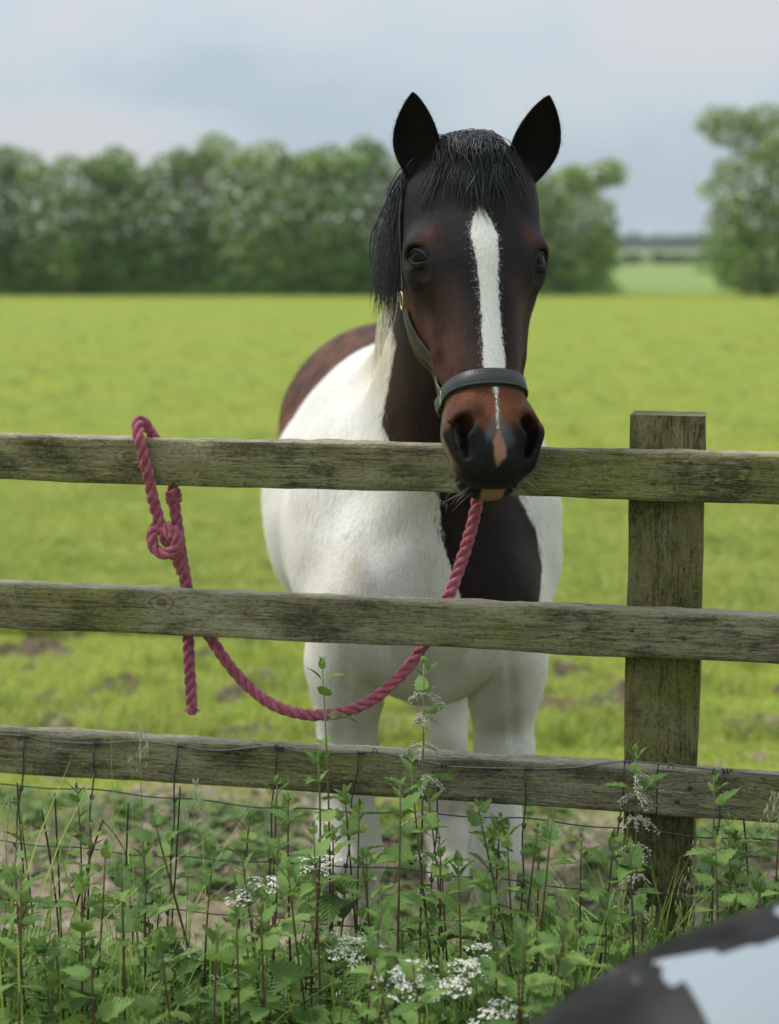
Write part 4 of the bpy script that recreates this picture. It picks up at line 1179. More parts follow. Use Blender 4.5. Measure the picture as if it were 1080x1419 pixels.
# whiskers
wp = []
for i in range(46):
    s = -1 if i % 2 else 1
    uu, vv, ww = r.uniform(0.56, 0.62), s * r.uniform(0.03, 0.06), r.uniform(-0.13, -0.07)
    p0 = on_head(uu, vv, ww, -0.001, 10); d = HM[1] * s * r.uniform(0.5, 1.0) + HM[0] * r.uniform(0.1, 0.7) + HM[2] * r.uniform(-0.3, 0.3); d /= np.linalg.norm(d); Ln = r.uniform(0.018, 0.045)
    wp.append(np.array([p0 + d * Ln * t + np.array([0, 0, -0.012 * t * t]) for t in (0, 0.33, 0.66, 1)]))
hpart('whiskers', strands(wp, 0.00032, 3).mesh('whiskers'), plain('whisker', (0.3, 0.28, 0.25), 0.5), 'stuff')
# tufted feather hair at the fetlocks
fp = []
for s in (-1, 1):
    for (x0, y0, front) in ((fx + s * 0.138, 3.66 + (0.02 if s > 0 else 0), 1), (s * 0.155 + 0.005, 4.90 + (-0.12 if s > 0 else -0.04), 0)):
        for i in range(260):
            a = r.uniform(0, 6.28); z0 = r.uniform(0.13, 0.40); rr_ = 0.042
            p0 = np.array([x0 + rr_ * math.cos(a), y0 + rr_ * math.sin(a), z0])
            o_ = np.array([math.cos(a), math.sin(a), 0]) * r.uniform(0.01, 0.035); Ln = r.uniform(0.05, 0.11)
            fp.append(np.array([p0 + o_ * t + np.array([0, 0, -Ln * t ** 1.2]) for t in (0, .3, .6, 1)]))
hpart('feather', strands(fp, 0.0016, 3).mesh('feather'), M_whair, 'stuff')
# ------------------------------------------------------------------ headcollar
k = NT('dark_leather'); n = k.noise(k.coord(), 60, 4)
k.set(Base_Color=k.mix(n, (0.014, 0.014, 0.014), (0.035, 0.034, 0.033)), Roughness=k.ramp(n, [(0.3, (0.38,) * 3), (0.7, (0.55,) * 3)]), Specular_IOR_Level=0.5)
k.bump(k.noise(k.coord(), 320, 3), 0.3, 0.001); M_leather = k.m
M_stitch = plain('pale_stitching', (0.20, 0.19, 0.16), 0.7)
M_brass = plain('brass', (0.30, 0.26, 0.15), 0.4, 0.85); M_steel = plain('steel_buckle', (0.30, 0.30, 0.29), 0.4, 0.85)
col_o = np.array(head(0.40, 0, -0.1))
collar = thing('headcollar', 'black leather headcollar buckled on the horse\'s head', 'headcollar', tuple(col_o))
def cpart(name, mb, mat): return link(name, mb.mesh(name, True, col_o), mat, collar)

def strap(centre, width, thick, up=None, lift=0.004):
    """leather strap: centre points on the skin, normals from the surface"""
    P = np.array(centre); n = len(P)
    N = gradient(P, 0.006); N /= np.linalg.norm(N, axis=1)[:, None]
    for it in range(3): N[1:-1] = (N[:-2] + N[1:-1] * 2 + N[2:]) / 4
    N /= np.linalg.norm(N, axis=1)[:, None]
    T = np.gradient(P, axis=0); T /= np.linalg.norm(T, axis=1)[:, None]
    B = np.cross(T, N); B /= np.linalg.norm(B, axis=1)[:, None]
    h = width / 2
    prof = [(-h, 0), (-h, thick * .7), (-h * .93, thick), (-h * .80, thick * 0.93), (-h * .7, thick * 1.12), (0, thick * 1.25), (h * .7, thick * 1.12), (h * .80, thick * 0.93), (h * .93, thick), (h, thick * .7), (h, 0)]
    m = len(prof)
    V = np.stack([P + B * a + N * (b + lift) for a, b in prof], 1).reshape(-1, 3)
    i = np.arange(n - 1)[:, None] * m; j = np.arange(m)[None]; j2 = (j + 1) % m
    mb = MB(); mb.add(V, np.stack([i + j, i + j2, i + m + j2, i + m + j], -1).reshape(-1, 4))
    return mb, P, N, T, B
def stitches(P, N, T, B, offs, lift, step=0.0055):
    mb = MB(); d = np.concatenate([[0], np.cumsum(np.linalg.norm(np.diff(P, axis=0), axis=1))])
    for o in offs:
        for q in np.arange(step, d[-1] - step, step):
            c = [np.interp(q + e, d, P[:, a]) for e in (-0.0014, 0.0014) for a in range(3)]
            bb = np.array([np.interp(q, d, B[:, a]) for a in range(3)]); nn = np.array([np.interp(q, d, N[:, a]) for a in range(3)])
            c0 = np.array(c[:3]) + bb * o + nn * lift; c1 = np.array(c[3:]) + bb * o + nn * lift
            mb.tube([c0, c1], 0.00045, 4)
    return mb

def march(Pw, D, n=30):
    for it in range(n): Pw = Pw + D * np.clip(sdf(Pw) * 0.8, -0.01, 0.02)[:, None]
    return Pw
def ring_on_head(u_c, a0, a1, n, tilt=0.0, off=0.0):
    """points round the nose at station u_c, angle 0 = bridge, +90 = right"""
    r_ = np.radians(np.linspace(a0, a1, n)); z_ = 0 * r_
    d = np.stack([tilt * (1 - np.cos(r_)), np.sin(r_), np.cos(r_)], -1)
    P0 = HO + (np.array([u_c, 0, -0.085]) + d * 0.17) @ HM; D = -(d @ HM); D /= np.linalg.norm(D, axis=1)[:, None]
    return march(P0, D)
full = ring_on_head(0.437, -180, 180, 97, tilt=-0.06)
front = full[20:77]
mb, P, N, T, B = strap(front, 0.027, 0.0036)
cpart('noseband', mb, M_leather)
cpart('noseband_lining', strap(front, 0.034, 0.0015, lift=0.001)[0], plain('padded_lining', (0.014, 0.013, 0.013), 0.8))
cpart('stitching', stitches(P, N, T, B, (-0.0110, 0.0110), 0.0086), M_stitch)['kind'] = 'stuff'
back = np.concatenate([full[76:], full[1:21]])
cpart('chin_strap', strap(back, 0.024, 0.004)[0], M_leather)

def on_side(u, v, w):
    out = np.sign(v) * HM[1]
    return march(np.array(head(u, v, w))[None] + out * 0.10, -out[None], 24)[0]
def wire_ring(c, nrm, tdir, ra, rb, rad):
    c, nrm, tdir = [np.array(q, float) for q in (c, nrm, tdir)]; tdir = tdir - nrm * tdir.dot(nrm); tdir /= np.linalg.norm(tdir); bb = np.cross(nrm, tdir)
    mb = MB(); mb.tube([c + tdir * ra * math.cos(t) + bb * rb * math.sin(t) for t in np.linspace(0, 2 * math.pi, 30)], rad, 8, False); return mb
for sgn in (-1, 1):
    low = front[0] if sgn < 0 else front[-1]
    lowl = hl(low[None])[0]
    ringc = on_side(0.222, sgn * 0.10, -0.168)
    pts = [low] + [on_side(a, sgn * 0.09, b) for a, b in ((0.41, lowl[2] * 0.5 - 0.062), (0.36, -0.142), (0.31, -0.160), (0.27, -0.166), (0.240, -0.168))]
    cs = catmull(pts, 0.008)
    mb, P, N, T, B = strap(cs, 0.026, 0.0038); cpart('cheek_strap', mb, M_leather)
    cpart('stitching', stitches(P, N, T, B, (-0.0105, 0.0105), 0.0078), M_stitch)['kind'] = 'stuff'
    g = gradient(ringc[None], 0.006)[0]; g /= np.linalg.norm(g)
    cpart('buckle_ring', wire_ring(ringc + g * 0.009, g, HM[0], 0.017, 0.011, 0.0022), M_brass)
    pts = [on_side(a, sgn * 0.09, b) for a, b in ((0.200, -0.162), (0.16, -0.136), (0.12, -0.116), (0.08, -0.104), (0.045, -0.100))]
    cs = catmull(pts, 0.008)
    mb, P, N, T, B = strap(cs, 0.020, 0.0035); cpart('headpiece_strap', mb, M_leather)
    cpart('stitching', stitches(P, N, T, B, (-0.008, 0.008), 0.0078), M_stitch)['kind'] = 'stuff'
    g = gradient(low[None], 0.006)[0]; g /= np.linalg.norm(g)
    cpart('square_ring', wire_ring(low + g * 0.008, g, HM[0], 0.014, 0.008, 0.0018), M_steel)

# ------------------------------------------------------------------ pink lead rope
k = NT('pink_cotton'); geo = k.n('ShaderNodeNewGeometry')
n = k.noise(k.coord(), 90, 4, 0.65); n2 = k.noise(k.coord(), 900, 3, 0.7); n3 = k.noise(k.coord(), 14, 3)
c = k.ramp(n, [(0.3, (0.26, 0.040, 0.075)), (0.5, (0.42, 0.095, 0.145)), (0.72, (0.55, 0.19, 0.25))])
n4 = k.noise(k.coord(), 32, 4); c = k.mix(k.math('MULTIPLY', k.f(n4, 0.55, 0.7), 0.5), c, (0.13, 0.055, 0.05))
c = k.mix(k.math('MULTIPLY', k.f(n2, 0.5, 0.72), 0.4), c, (0.56, 0.22, 0.28)); c = k.mix(k.math('MULTIPLY', k.f(n3, 0.52, 0.7), 0.35), c, (0.17, 0.055, 0.06))
k.set(Base_Color=c, Roughness=0.95, Specular_IOR_Level=0.1)
k.b.inputs['Sheen Weight'].default_value = 0.25
k.bump(k.math('ADD', n2, k.math('MULTIPLY', n, 0.8)), 0.8, 0.0018); M_rope = k.m
M_fuzz = plain('pink_fibre', (0.55, 0.22, 0.29), 0.9)
rope_o = np.array(fpt(240, 740, 0))
rope = thing('lead_rope', 'twisted pink lead rope knotted round the top rail', 'rope', tuple(rope_o))
def rope_mesh(path, phase=0.0, rs=0.0052, ro=0.0063, pitch=0.060, name='rope_line', end=False):
    P = catmull(path, 0.0032); n = len(P)
    T = np.gradient(P, axis=0); T /= np.linalg.norm(T, axis=1)[:, None]
    ref = np.array([0, -1.0, 0.2]); a = ref - T[0] * ref.dot(T[0]); a /= np.linalg.norm(a); A = []
    for i in range(n):
        a = a - T[i] * a.dot(T[i]); a /= np.linalg.norm(a); A.append(a)
    A = np.array(A); Bn = np.cross(T, A)
    d = np.concatenate([[0], np.cumsum(np.linalg.norm(np.diff(P, axis=0), axis=1))])
    rr_ = np.random.default_rng(int(abs(phase) * 100) + n); jit = 0.10 * val_noise(d * 40 + phase, d * 0, 5)
    mb = MB(); fz = MB()
    for kx in range(3):
        th = phase + d / pitch * 2 * math.pi + kx * 2 * math.pi / 3 + jit
        S = P + (np.cos(th)[:, None] * A + np.sin(th)[:, None] * Bn) * ro
        rad = rs * (1 + 0.07 * val_noise(d * 120 + kx * 9, d * 0, 9))
        mb.tube(S, rad, 9)
    for i in range(int(d[-1] / 0.0011)):
        j = rr_.integers(2, n - 2); th = rr_.uniform(0, 6.28); o_ = math.cos(th) * A[j] + math.sin(th) * Bn[j]
        p0 = P[j] + o_ * 0.0100; dd = o_ * rr_.uniform(0.3, 1) + T[j] * rr_.normal(0, 0.9); L_ = rr_.uniform(0.002, 0.0055)
        fz.tube([p0, p0 + dd * L_ * 0.5, p0 + dd * L_ + rr_.normal(0, 0.0006, 3)], [0.00022, 0.0002, 0.00008], 3, False)
    o = link(name, mb.mesh(name, True, rope_o), M_rope, rope)
    f = link('fuzz', fz.mesh('fuzz', True, (0, 0, 0)), M_fuzz, o); f.location = tuple(-rope_o); f['kind'] = 'stuff'
    return o
bk = -RAIL_T - 0.014
f3 = lambda lst: [fpt(*q) for q in lst]
ringback = np.array(head(0.44, -0.005, -0.17))
line = [(240, 742, -0.006), (248, 768, -0.018), (256, 800, -0.034), (268, 842, bk), (292, 884, bk), (328, 934, -0.045), (378, 976, -0.03), (438, 991, -0.02), (498, 979, -0.02), (546, 945, -0.03), (584, 900, bk), (622, 826, bk - 0.003), (650, 745, bk - 0.004), (662, 692, bk - 0.006), (668, 650, bk - 0.010)]
pl = f3(line) + [Vector(ringback)]
rope_mesh(pl, 0.3, name='rope_line')
rope_mesh(f3([(240, 668, bk), (222, 622, bk), (206, 594, bk + 0.004)]) + [fpt(195, 588, -0.022) + Vector((0, 0, 0.006)), fpt(191, 594, -0.002) + Vector((0, 0, 0.006))] + f3([(193, 606, 0.0115), (199, 632, 0.0125), (206, 660, 0.0125), (212, 690, 0.006), (219, 716, -0.002), (228, 742, -0.006), (238, 762, -0.008), (246, 776, -0.03), (252, 792, -0.04)]), 1.4, name='rail_loop')
rope_mesh(f3([(239, 672, bk), (242, 700, bk + 0.01), (247, 735, -0.034), (252, 772, -0.044), (258, 806, bk), (260, 850, bk - 0.004), (261, 885, bk), (263, 930, -0.045), (266, 978, -0.042)]), 2.2, name='loose_end')
kp_ = f3([(232, 730, 0.004), (243, 738, 0.012), (246, 752, 0.016), (238, 764, 0.015), (226, 767, 0.010), (215, 760, 0.006), (211, 746, 0.002), (214, 733, -0.004), (223, 728, -0.008), (233, 736, 0.006), (240, 748, 0.016)])
rope_mesh(kp_, 0.8, name='knot')
cc = np.array(fpt(241, 689, bk + 0.004)); lp = []
for t in np.linspace(0, 2 * math.pi * 1.9, 16):
    lp.append(cc + np.array(FT) * 0.0085 * math.cos(t) + np.array(FN) * 0.0085 * math.sin(t) + np.array([0, 0, 0.009 - 0.018 * t / 12]))
rope_mesh(lp, 0.1, 0.0048, 0.0045, name='stopper_knot')
mb = MB(); rr_ = np.random.default_rng(4); e0 = np.array(fpt(266, 978, -0.042))       # frayed end
mb.ball(e0 + (0.0, 0, -0.005), (0.0105, 0.0105, 0.013), 12, 8)
for i in range(90):
    d_ = rr_.normal(0, 0.5, 3); d_[2] = -abs(d_[2]) - 0.4; d_ /= np.linalg.norm(d_); p0 = e0 + d_ * 0.006
    mb.tube([p0, p0 + d_ * 0.006, p0 + d_ * rr_.uniform(0.008, 0.014)], [0.0009, 0.0008, 0.0003], 4, False)
link('frayed_tip', mb.mesh('frayed_tip', True, rope_o), M_rope, rope)
# ------------------------------------------------------------------ plants in front of the fence
k = NT('nettle_leaf'); oi = k.n('ShaderNodeObjectInfo').outputs['Random']
tc = k.coord(); n = k.noise(tc, 3.0, 3); n2 = k.noise(tc, 22, 3)
sxyz = k.n('ShaderNodeSeparateXYZ'); k.l(tc, sxyz.inputs[0])
vein = k.math('SINE', k.math('SUBTRACT', k.math('MULTIPLY', sxyz.outputs['X'], 42.0), k.math('MULTIPLY', k.math('ABSOLUTE', sxyz.outputs['Y']), 55.0)))
mid_ = k.f(k.math('ABSOLUTE', sxyz.outputs['Y']), 0.022, 0.0)
c = k.ramp(k.math('ADD', k.math('MULTIPLY', oi, 0.7), k.math('MULTIPLY', n, 0.3)), [(0.1, (0.075, 0.155, 0.028)), (0.45, (0.14, 0.25, 0.05)), (0.75, (0.215, 0.345, 0.075)), (0.95, (0.29, 0.38, 0.11)), (0.985, (0.40, 0.38, 0.10))])
c = k.mix(k.math('MULTIPLY', k.f(vein, 0.55, 1.0), 0.14), c, (0.22, 0.30, 0.12)); c = k.mix(k.math('MULTIPLY', mid_, 0.6), c, (0.26, 0.33, 0.14))
c = k.mix(k.math('MULTIPLY', k.f(n2, 0.5, 0.7), 0.25), c, (0.05, 0.10, 0.02))
k.set(Base_Color=c, Roughness=0.48, Specular_IOR_Level=0.35)
k.bump(k.math('ADD', k.math('MULTIPLY', vein, -0.35), n2), 0.4, 0.012); k.sss_leaf(c, 0.3); M_leaf = k.m
k = NT('nettle_stem'); sx_ = k.n('ShaderNodeSeparateXYZ'); k.l(k.n('ShaderNodeTexCoord').outputs['Object'], sx_.inputs[0])
nz = k.math('ADD', sx_.outputs['Z'], k.math('MULTIPLY', k.noise(k.coord(), 14, 3), 0.16))
rnd_ = k.n('ShaderNodeObjectInfo').outputs['Random']; nz = k.math('SUBTRACT', nz, k.math('MULTIPLY', rnd_, 0.12))
k.set(Base_Color=k.ramp(nz, [(0.45, (0.075, 0.034, 0.028)), (0.72, (0.11, 0.050, 0.036)), (0.86, (0.12, 0.12, 0.045)), (0.96, (0.19, 0.24, 0.09))]), Roughness=0.55); M_stem = k.m
M_catkin = plain('nettle_catkin', (0.42, 0.40, 0.31), 0.85)

def leaf_mesh(seed, droop, fold, N=10):
    r = np.random.default_rng(seed); V = []; Qd = []
    xs = np.linspace(0, 1, N)
    for i, x in enumerate(xs):
        wd = 0.335 * (math.sin(math.pi * min(1, (x + 0.10) ** 0.62 * 0.965)) ** 0.8 if x < 0.985 else 0.0)
        tooth = 1.12 if i % 2 else 0.86
        sx = 0.03 if i % 2 else -0.02
        z = -droop * x ** 1.8 + 0.01 * r.normal()
        qz = 0.007 if i % 2 else -0.005
        for fcol in (-1, -0.5, 0, 0.5, 1):
            a = abs(fcol)
            V.append((x + sx * (a == 1) - 0.05 * a * (x < 0.2) + 0.05 * a, fcol * wd * (tooth if a == 1 else 1), z + fold * a * wd * 1.0 + (qz if a == 0.5 else 0)))
    for i in range(N - 1):
        for j in range(4): Qd.append((i * 5 + j, i * 5 + j + 1, (i + 1) * 5 + j + 1, (i + 1) * 5 + j))
    b = len(V)      # leaf stalk
    V += [(-0.22, 0.012, 0.0), (-0.22, -0.012, 0.0), (-0.22, 0, 0.02), (0.02, 0.012, 0.0), (0.02, -0.012, 0.0), (0.02, 0, 0.02)]
    Qd += [(b, b + 1, b + 4, b + 3), (b + 1, b + 2, b + 5, b + 4), (b + 2, b, b + 3, b + 5)]
    me_ = mesh_np('leaf', V, np.array(Qd), True); me_.materials.append(M_leaf); return me_
leaf_me = [leaf_mesh(1, 0.22, 0.25), leaf_mesh(2, 0.42, 0.35), leaf_mesh(3, 0.30, 0.10), leaf_mesh(4, 0.60, 0.30)]

NODE_D = [0.002, 0.010, 0.022, 0.040, 0.064, 0.094, 0.130, 0.170, 0.212, 0.256, 0.300, 0.346, 0.392, 0.44]
NODE_L = [0.014, 0.022, 0.032, 0.044, 0.055, 0.064, 0.070, 0.072, 0.070, 0.066, 0.060, 0.056, 0.052, 0.048]
NODE_E = [75, 66, 55, 42, 30, 20, 12, 6, 2, -3, -6, -10, -12, -14]
def nettle(label, loc, h, seed, group=None, catkins=False, nodes=14, thin=1.0, spacing=1.0, lean=(0, 0)):
    r = np.random.default_rng(seed)
    root = thing('stinging_nettle', label, 'nettle', loc, group)
    bend = r.normal(0, 0.018, 2); ph = r.uniform(0, 6.28)
    def sp(z): t = z / h; return np.array([lean[0] * t + bend[0] * math.sin(t * 3.0 + ph), lean[1] * t + bend[1] * math.sin(t * 3.0 + ph + 1), z])
    zs = np.linspace(0, h, 16)
    m = MB(); m.tube([sp(z) for z in zs], np.linspace(0.0036, 0.0013, 16), 6)
    link('stem', m.mesh('stem'), M_stem, root)
    az = r.uniform(0, math.pi)
    for i in range(nodes):
        d = NODE_D[i] * spacing
        if h - d < 0.32: break
        az += math.pi / 2 + r.normal(0, 0.15)
        for s in (0, math.pi):
            if i > 3 and r.random() > thin * (0.92 if i < 8 else 0.75): continue
            L_ = NODE_L[i] * r.uniform(0.52, 1.0); a = az + s + r.normal(0, 0.12); el = math.radians(NODE_E[i] + r.normal(0, 9))
            o = bpy.data.objects.new('leaf', leaf_me[r.integers(0, 4) if i > 2 else 0]); COL.objects.link(o); o.parent = root
            p = sp(h - d); off = 0.22 * L_ + 0.002
            o.location = (p[0] + off * math.cos(a) * math.cos(el), p[1] + off * math.sin(a) * math.cos(el), p[2] + off * math.sin(el))
            o.rotation_euler = (r.normal(0, 0.22), -el, a); o.scale = (L_,) * 3
        if catkins and 2 < i < 10:
            m = MB()
            for q in range(7):
                a = r.uniform(0, 6.28); L_ = r.uniform(0.018, 0.04); p0 = sp(h - d)
                pts = [p0 + np.array([math.cos(a) * L_ * t, math.sin(a) * L_ * t, L_ * (0.35 * t - 0.9 * t * t)]) for t in np.linspace(0, 1, 7)]
                m.tube(pts, 0.0007, 4)
                for p_ in pts[1:]:
                    for w_i in range(3): m.ball(p_ + r.normal(0, 0.0022, 3), r.uniform(0.0011, 0.0021), 5, 3)
            o = link('catkin', m.mesh('catkin'), M_catkin, root); o['kind'] = 'stuff'
    return root

GN = 'stinging nettles along the fence'
LN = 'green stinging nettle with toothed leaves in the verge before the fence'
proto_h = [0.58, 0.64, 0.70, 0.76, 0.82, 0.88]
pn = [nettle(LN, (0, 2.6, 0), h, 400 + i, GN, thin=0.94 if h < 0.75 else 0.72, spacing=(1.0 if h < 0.75 else 1.25)) for i, h in enumerate(proto_h)]
pn += [nettle(LN, (0, 2.6, 0), h, 420 + i, GN, thin=0.9 if h < 0.75 else 0.65, spacing=(1.05 if h < 0.75 else 1.35)) for i, h in enumerate(proto_h)]
used = [False] * len(pn)
rn_ = random.Random(99)
def nettle_label(px, py):
    zone = 'left of the legs' if px < 430 else ('before the horse\'s legs' if px < 745 else 'near the post foot')
    if py < 1150: return 'tall stinging nettle whose tip reaches the bottom rail, ' + zone
    if py < 1240: return 'middling stinging nettle just below the bottom rail, ' + zone
    if py < 1330: return 'low leafy stinging nettle in the thick of the verge, ' + zone
    return 'lowest bushy stinging nettle along the bottom picture edge, ' + zone
def put_nettle(px, py, Y):
    tip = at(px, py, Y); h = tip.z
    c = [i for i in range(len(pn)) if abs(proto_h[i % 6] - h) < 0.09] or [0 if h < 0.6 else 5]
    i = rn_.choice(c); sc = h / proto_h[i % 6]; rz = rn_.uniform(0, 6.28)
    if not used[i]:
        used[i] = True; o = pn[i]; o.location = (tip.x, tip.y, 0); o.rotation_euler[2] = rz; o.scale = (sc,) * 3
    else: o = copy_thing(pn[i], (tip.x, tip.y, 0), rz, sc, LN, GN)
    o['label'] = nettle_label(px, py)
    o.rotation_euler[0] = rn_.gauss(0, 0.065); o.rotation_euler[1] = rn_.gauss(0, 0.065)
for i in range(96):                                             # the dense lower growth
    px = rn_.uniform(-40, 1120); Y = rn_.uniform(2.38, 3.0); py = rn_.uniform(1225, 1425) if rn_.random() < 0.75 else rn_.uniform(1300, 1425)
    if px > 760 and Y < 2.55: Y += 0.3
    if abs(px - 930) < 60 and py < 1250: py += 60
    put_nettle(px, py, Y)
for i in range(30):
    px = rn_.uniform(-20, 1100); put_nettle(px, rn_.uniform(1140, 1235), rn_.uniform(2.6, 3.04))
for (px, py, Y) in ((22, 1092, 2.9), (60, 1150, 2.95), (120, 1105, 3.0), (240, 1150, 2.95), (318, 1080, 2.85), (352, 1092, 2.95), (392, 1048, 2.8), (410, 1100, 2.95), (480, 1120, 2.9), (543, 1082, 2.75), (618, 1070, 2.75), (650, 1130, 2.95), (690, 1150, 2.9), (735, 1135, 2.95), (770, 1150, 2.85), (828, 1160, 2.95), (1012, 1072, 2.8), (1062, 1120, 2.85), (985, 1165, 2.9), (500, 1165, 2.7), (470, 1150, 2.95), (515, 1105, 3.0), (530, 1190, 2.7), (600, 1130, 3.0), (632, 1175, 2.8), (668, 1110, 2.98), (700, 1130, 2.7), (722, 1175, 2.95), (745, 1110, 2.9), (575, 1160, 2.8)):
    put_nettle(px, py, Y)
p = at(436, 918, 2.92); nettle('tall thin nettle rising across the bottom rail beside the hanging rope', (p.x + 0.012, p.y, 0), p.z, 501, None, nodes=12, thin=0.62, spacing=1.55, lean=(-0.012, 0))
p = at(584, 905, 2.96); nettle('tall budding nettle standing in front of the horse\'s chest', (p.x, p.y, 0), p.z, 503, None, catkins=True, nodes=10, thin=0.55, spacing=1.6, lean=(0.0, 0))
p = at(887, 1040, 2.82); nettle('nettle with pale drooping catkins in front of the fence post', (p.x, p.y, 0), p.z, 507, None, catkins=True, nodes=12, thin=0.55, spacing=1.3)

# ---- cow parsley
M_gstem = plain('green_stem', (0.16, 0.25, 0.06), 0.5, var=0.25, scale=12)
k = NT('white_floret'); rn2 = k.n('ShaderNodeNewGeometry').outputs['Random Per Island']
k.set(Base_Color=k.ramp(rn2, [(0, (0.62, 0.62, 0.50)), (1, (0.80, 0.80, 0.74))]), Roughness=0.7); M_flor = k.m
def umbel(seed, n=13, R=0.036):
    r = np.random.default_rng(seed); ms = MB(); mf = MB()
    for i in range(n):
        a = i * 2.4 + r.normal(0, 0.2); q = math.sqrt((i + 0.5) / n); e = np.array([math.cos(a) * R * q, math.sin(a) * R * q, 0.030 - 0.014 * q * q + r.normal(0, 0.002)])
        ms.tube([(0, 0, 0), e * (0.5, 0.5, 0.62), e], 0.0005, 3, False)
        for j in range(12):
            b = r.normal(0, 1, 3) * (0.0046, 0.0046, 0.0016); c = e + b + (0, 0, 0.003)
            nrm = np.array([b[0] * 40, b[1] * 40, 1.0]); nrm /= np.linalg.norm(nrm); t1 = np.cross(nrm, (1, 0, 0.1)); t1 /= np.linalg.norm(t1); t2 = np.cross(nrm, t1)
            s = r.uniform(0.0016, 0.0027); ph = r.uniform(0, 6)
            pts = [c]
            for q_ in range(10):
                rr_ = s if q_ % 2 else s * 0.55; pts.append(c + (t1 * math.cos(ph + q_ * 0.628) + t2 * math.sin(ph + q_ * 0.628)) * rr_ + nrm * 0.0004)
            mf.add(pts, None, [(0, 1 + q_, 1 + (q_ + 1) % 10) for q_ in range(10)])
    return ms.mesh('ray'), mf.mesh('floret', False)
UM = [umbel(i, 11 + i, 0.026 + 0.004 * i) for i in range(4)]
def feather_leaf(seed):
    """much divided fern-like leaf"""
    r = np.random.default_rng(seed); m = MB()
    def pinna(p, d, up, L_, lev):
        d = d / np.linalg.norm(d); sd = np.cross(up, d); sd /= np.linalg.norm(sd)
        if lev == 0:
            m.add([p, p + d * L_ * 0.45 + sd * L_ * 0.22, p + d * L_, p + d * L_ * 0.45 - sd * L_ * 0.22], [(0, 1, 2, 3)]); return
        nn = 5 if lev == 1 else 6
        m.tube([p, p + d * L_ * 0.95], 0.0005 if lev == 1 else 0.0009, 3, False)
        for i in range(nn):
            t = (i + 0.6) / nn; q = p + d * L_ * t - np.array([0, 0, 0.25 * L_ * t * t * (lev == 2)])
            for s in (-1, 1): pinna(q, d * 0.75 + sd * s * 0.8 + np.array([0, 0, r.normal(0, 0.12)]), up, L_ * (0.5 if lev == 2 else 0.42) * (1.1 - 0.75 * t), lev - 1)
        pinna(p + d * L_ * 0.93, d, up, L_ * 0.25, 0)
    pinna(np.zeros(3), np.array([1.0, 0, 0.35]), np.array([0, 0, 1.0]), 0.17, 2)
    return m.mesh('leaf', False)
FL = [feather_leaf(i) for i in range(2)]
M_fern = grass_mat('parsley_leaf', (0.07, 0.13, 0.025), (0.11, 0.19, 0.04), (0.17, 0.25, 0.06), 0.3)
def cow_parsley(label, heads, Y, seed, group):
    r = np.random.default_rng(seed)
    tips = [at(px, py, Y + r.normal(0, 0.02)) for px, py in heads]
    bx = sum(t.x for t in tips) / len(tips) + r.normal(0, 0.02); by = Y; zt_ = min(t.z for t in tips)
    root = thing('cow_parsley', label, 'wildflower', (bx, by, 0), group)
    fork = np.array([r.normal(0, 0.006), 0, zt_ * 0.72])
    m = MB(); m.tube([(0, 0, 0), fork * 0.5 + (0.004, 0, 0), fork], [0.003, 0.0026, 0.0022], 6)
    for t in tips:
        e = np.array([t.x - bx, t.y - by, t.z - 0.028]); midp = (fork + e) / 2 + np.array([(e[0] - fork[0]) * 0.12, 0, -0.012])
        m.tube(catmull([fork, midp, e], 0.02), 0.0013, 5)
    link('stem', m.mesh('stem'), M_gstem, root)
    for t in tips:
        e = (t.x - bx, t.y - by, t.z - 0.028); i = r.integers(0, 4); sc = r.uniform(0.8, 1.15)
        u_ = link('umbel', UM[i][0], M_gstem, root, e); u_.rotation_euler = (r.normal(0.15, 0.2), r.normal(0, 0.2), r.uniform(0, 6)); u_.scale = (sc,) * 3
        f_ = link('floret', UM[i][1], M_flor, u_); f_['kind'] = 'stuff'
    for i in range(4):
        o = link('leaf', FL[i % 2], M_fern, root, tuple(fork * r.uniform(0.75, 1.0))); o.rotation_euler = (0, r.normal(0, 0.2), r.uniform(0, 6.28))
GP = 'cow parsley among the nettles'
cow_parsley('white cow parsley cluster at the bottom centre of the verge', [(552, 1362), (575, 1338), (566, 1352)], 2.5, 1, GP)
cow_parsley('broad white cow parsley heads right of the bottom centre cluster', [(612, 1356), (640, 1332), (655, 1345), (630, 1362)], 2.55, 2, GP)
cow_parsley('highest white cow parsley head of the bottom right cluster', [(668, 1310), (660, 1330)], 2.62, 3, GP)
cow_parsley('low white cow parsley at the bottom edge near the black car wing', [(700, 1395), (685, 1408), (715, 1405)], 2.48, 4, GP)
cow_parsley('creamy cow parsley heads left of the horse\'s front legs', [(370, 1218), (336, 1246), (348, 1232)], 2.72, 5, GP)
cow_parsley('flat white cow parsley head just left of the horse\'s leg', [(432, 1188), (448, 1192)], 2.86, 6, GP)
cow_parsley('small white cow parsley in front of the horse\'s left leg', [(462, 1290), (498, 1300), (478, 1318)], 2.6, 7, GP)
cow_parsley('half hidden cow parsley low down at the left of the verge', [(246, 1314), (275, 1350)], 2.8, 8, GP)

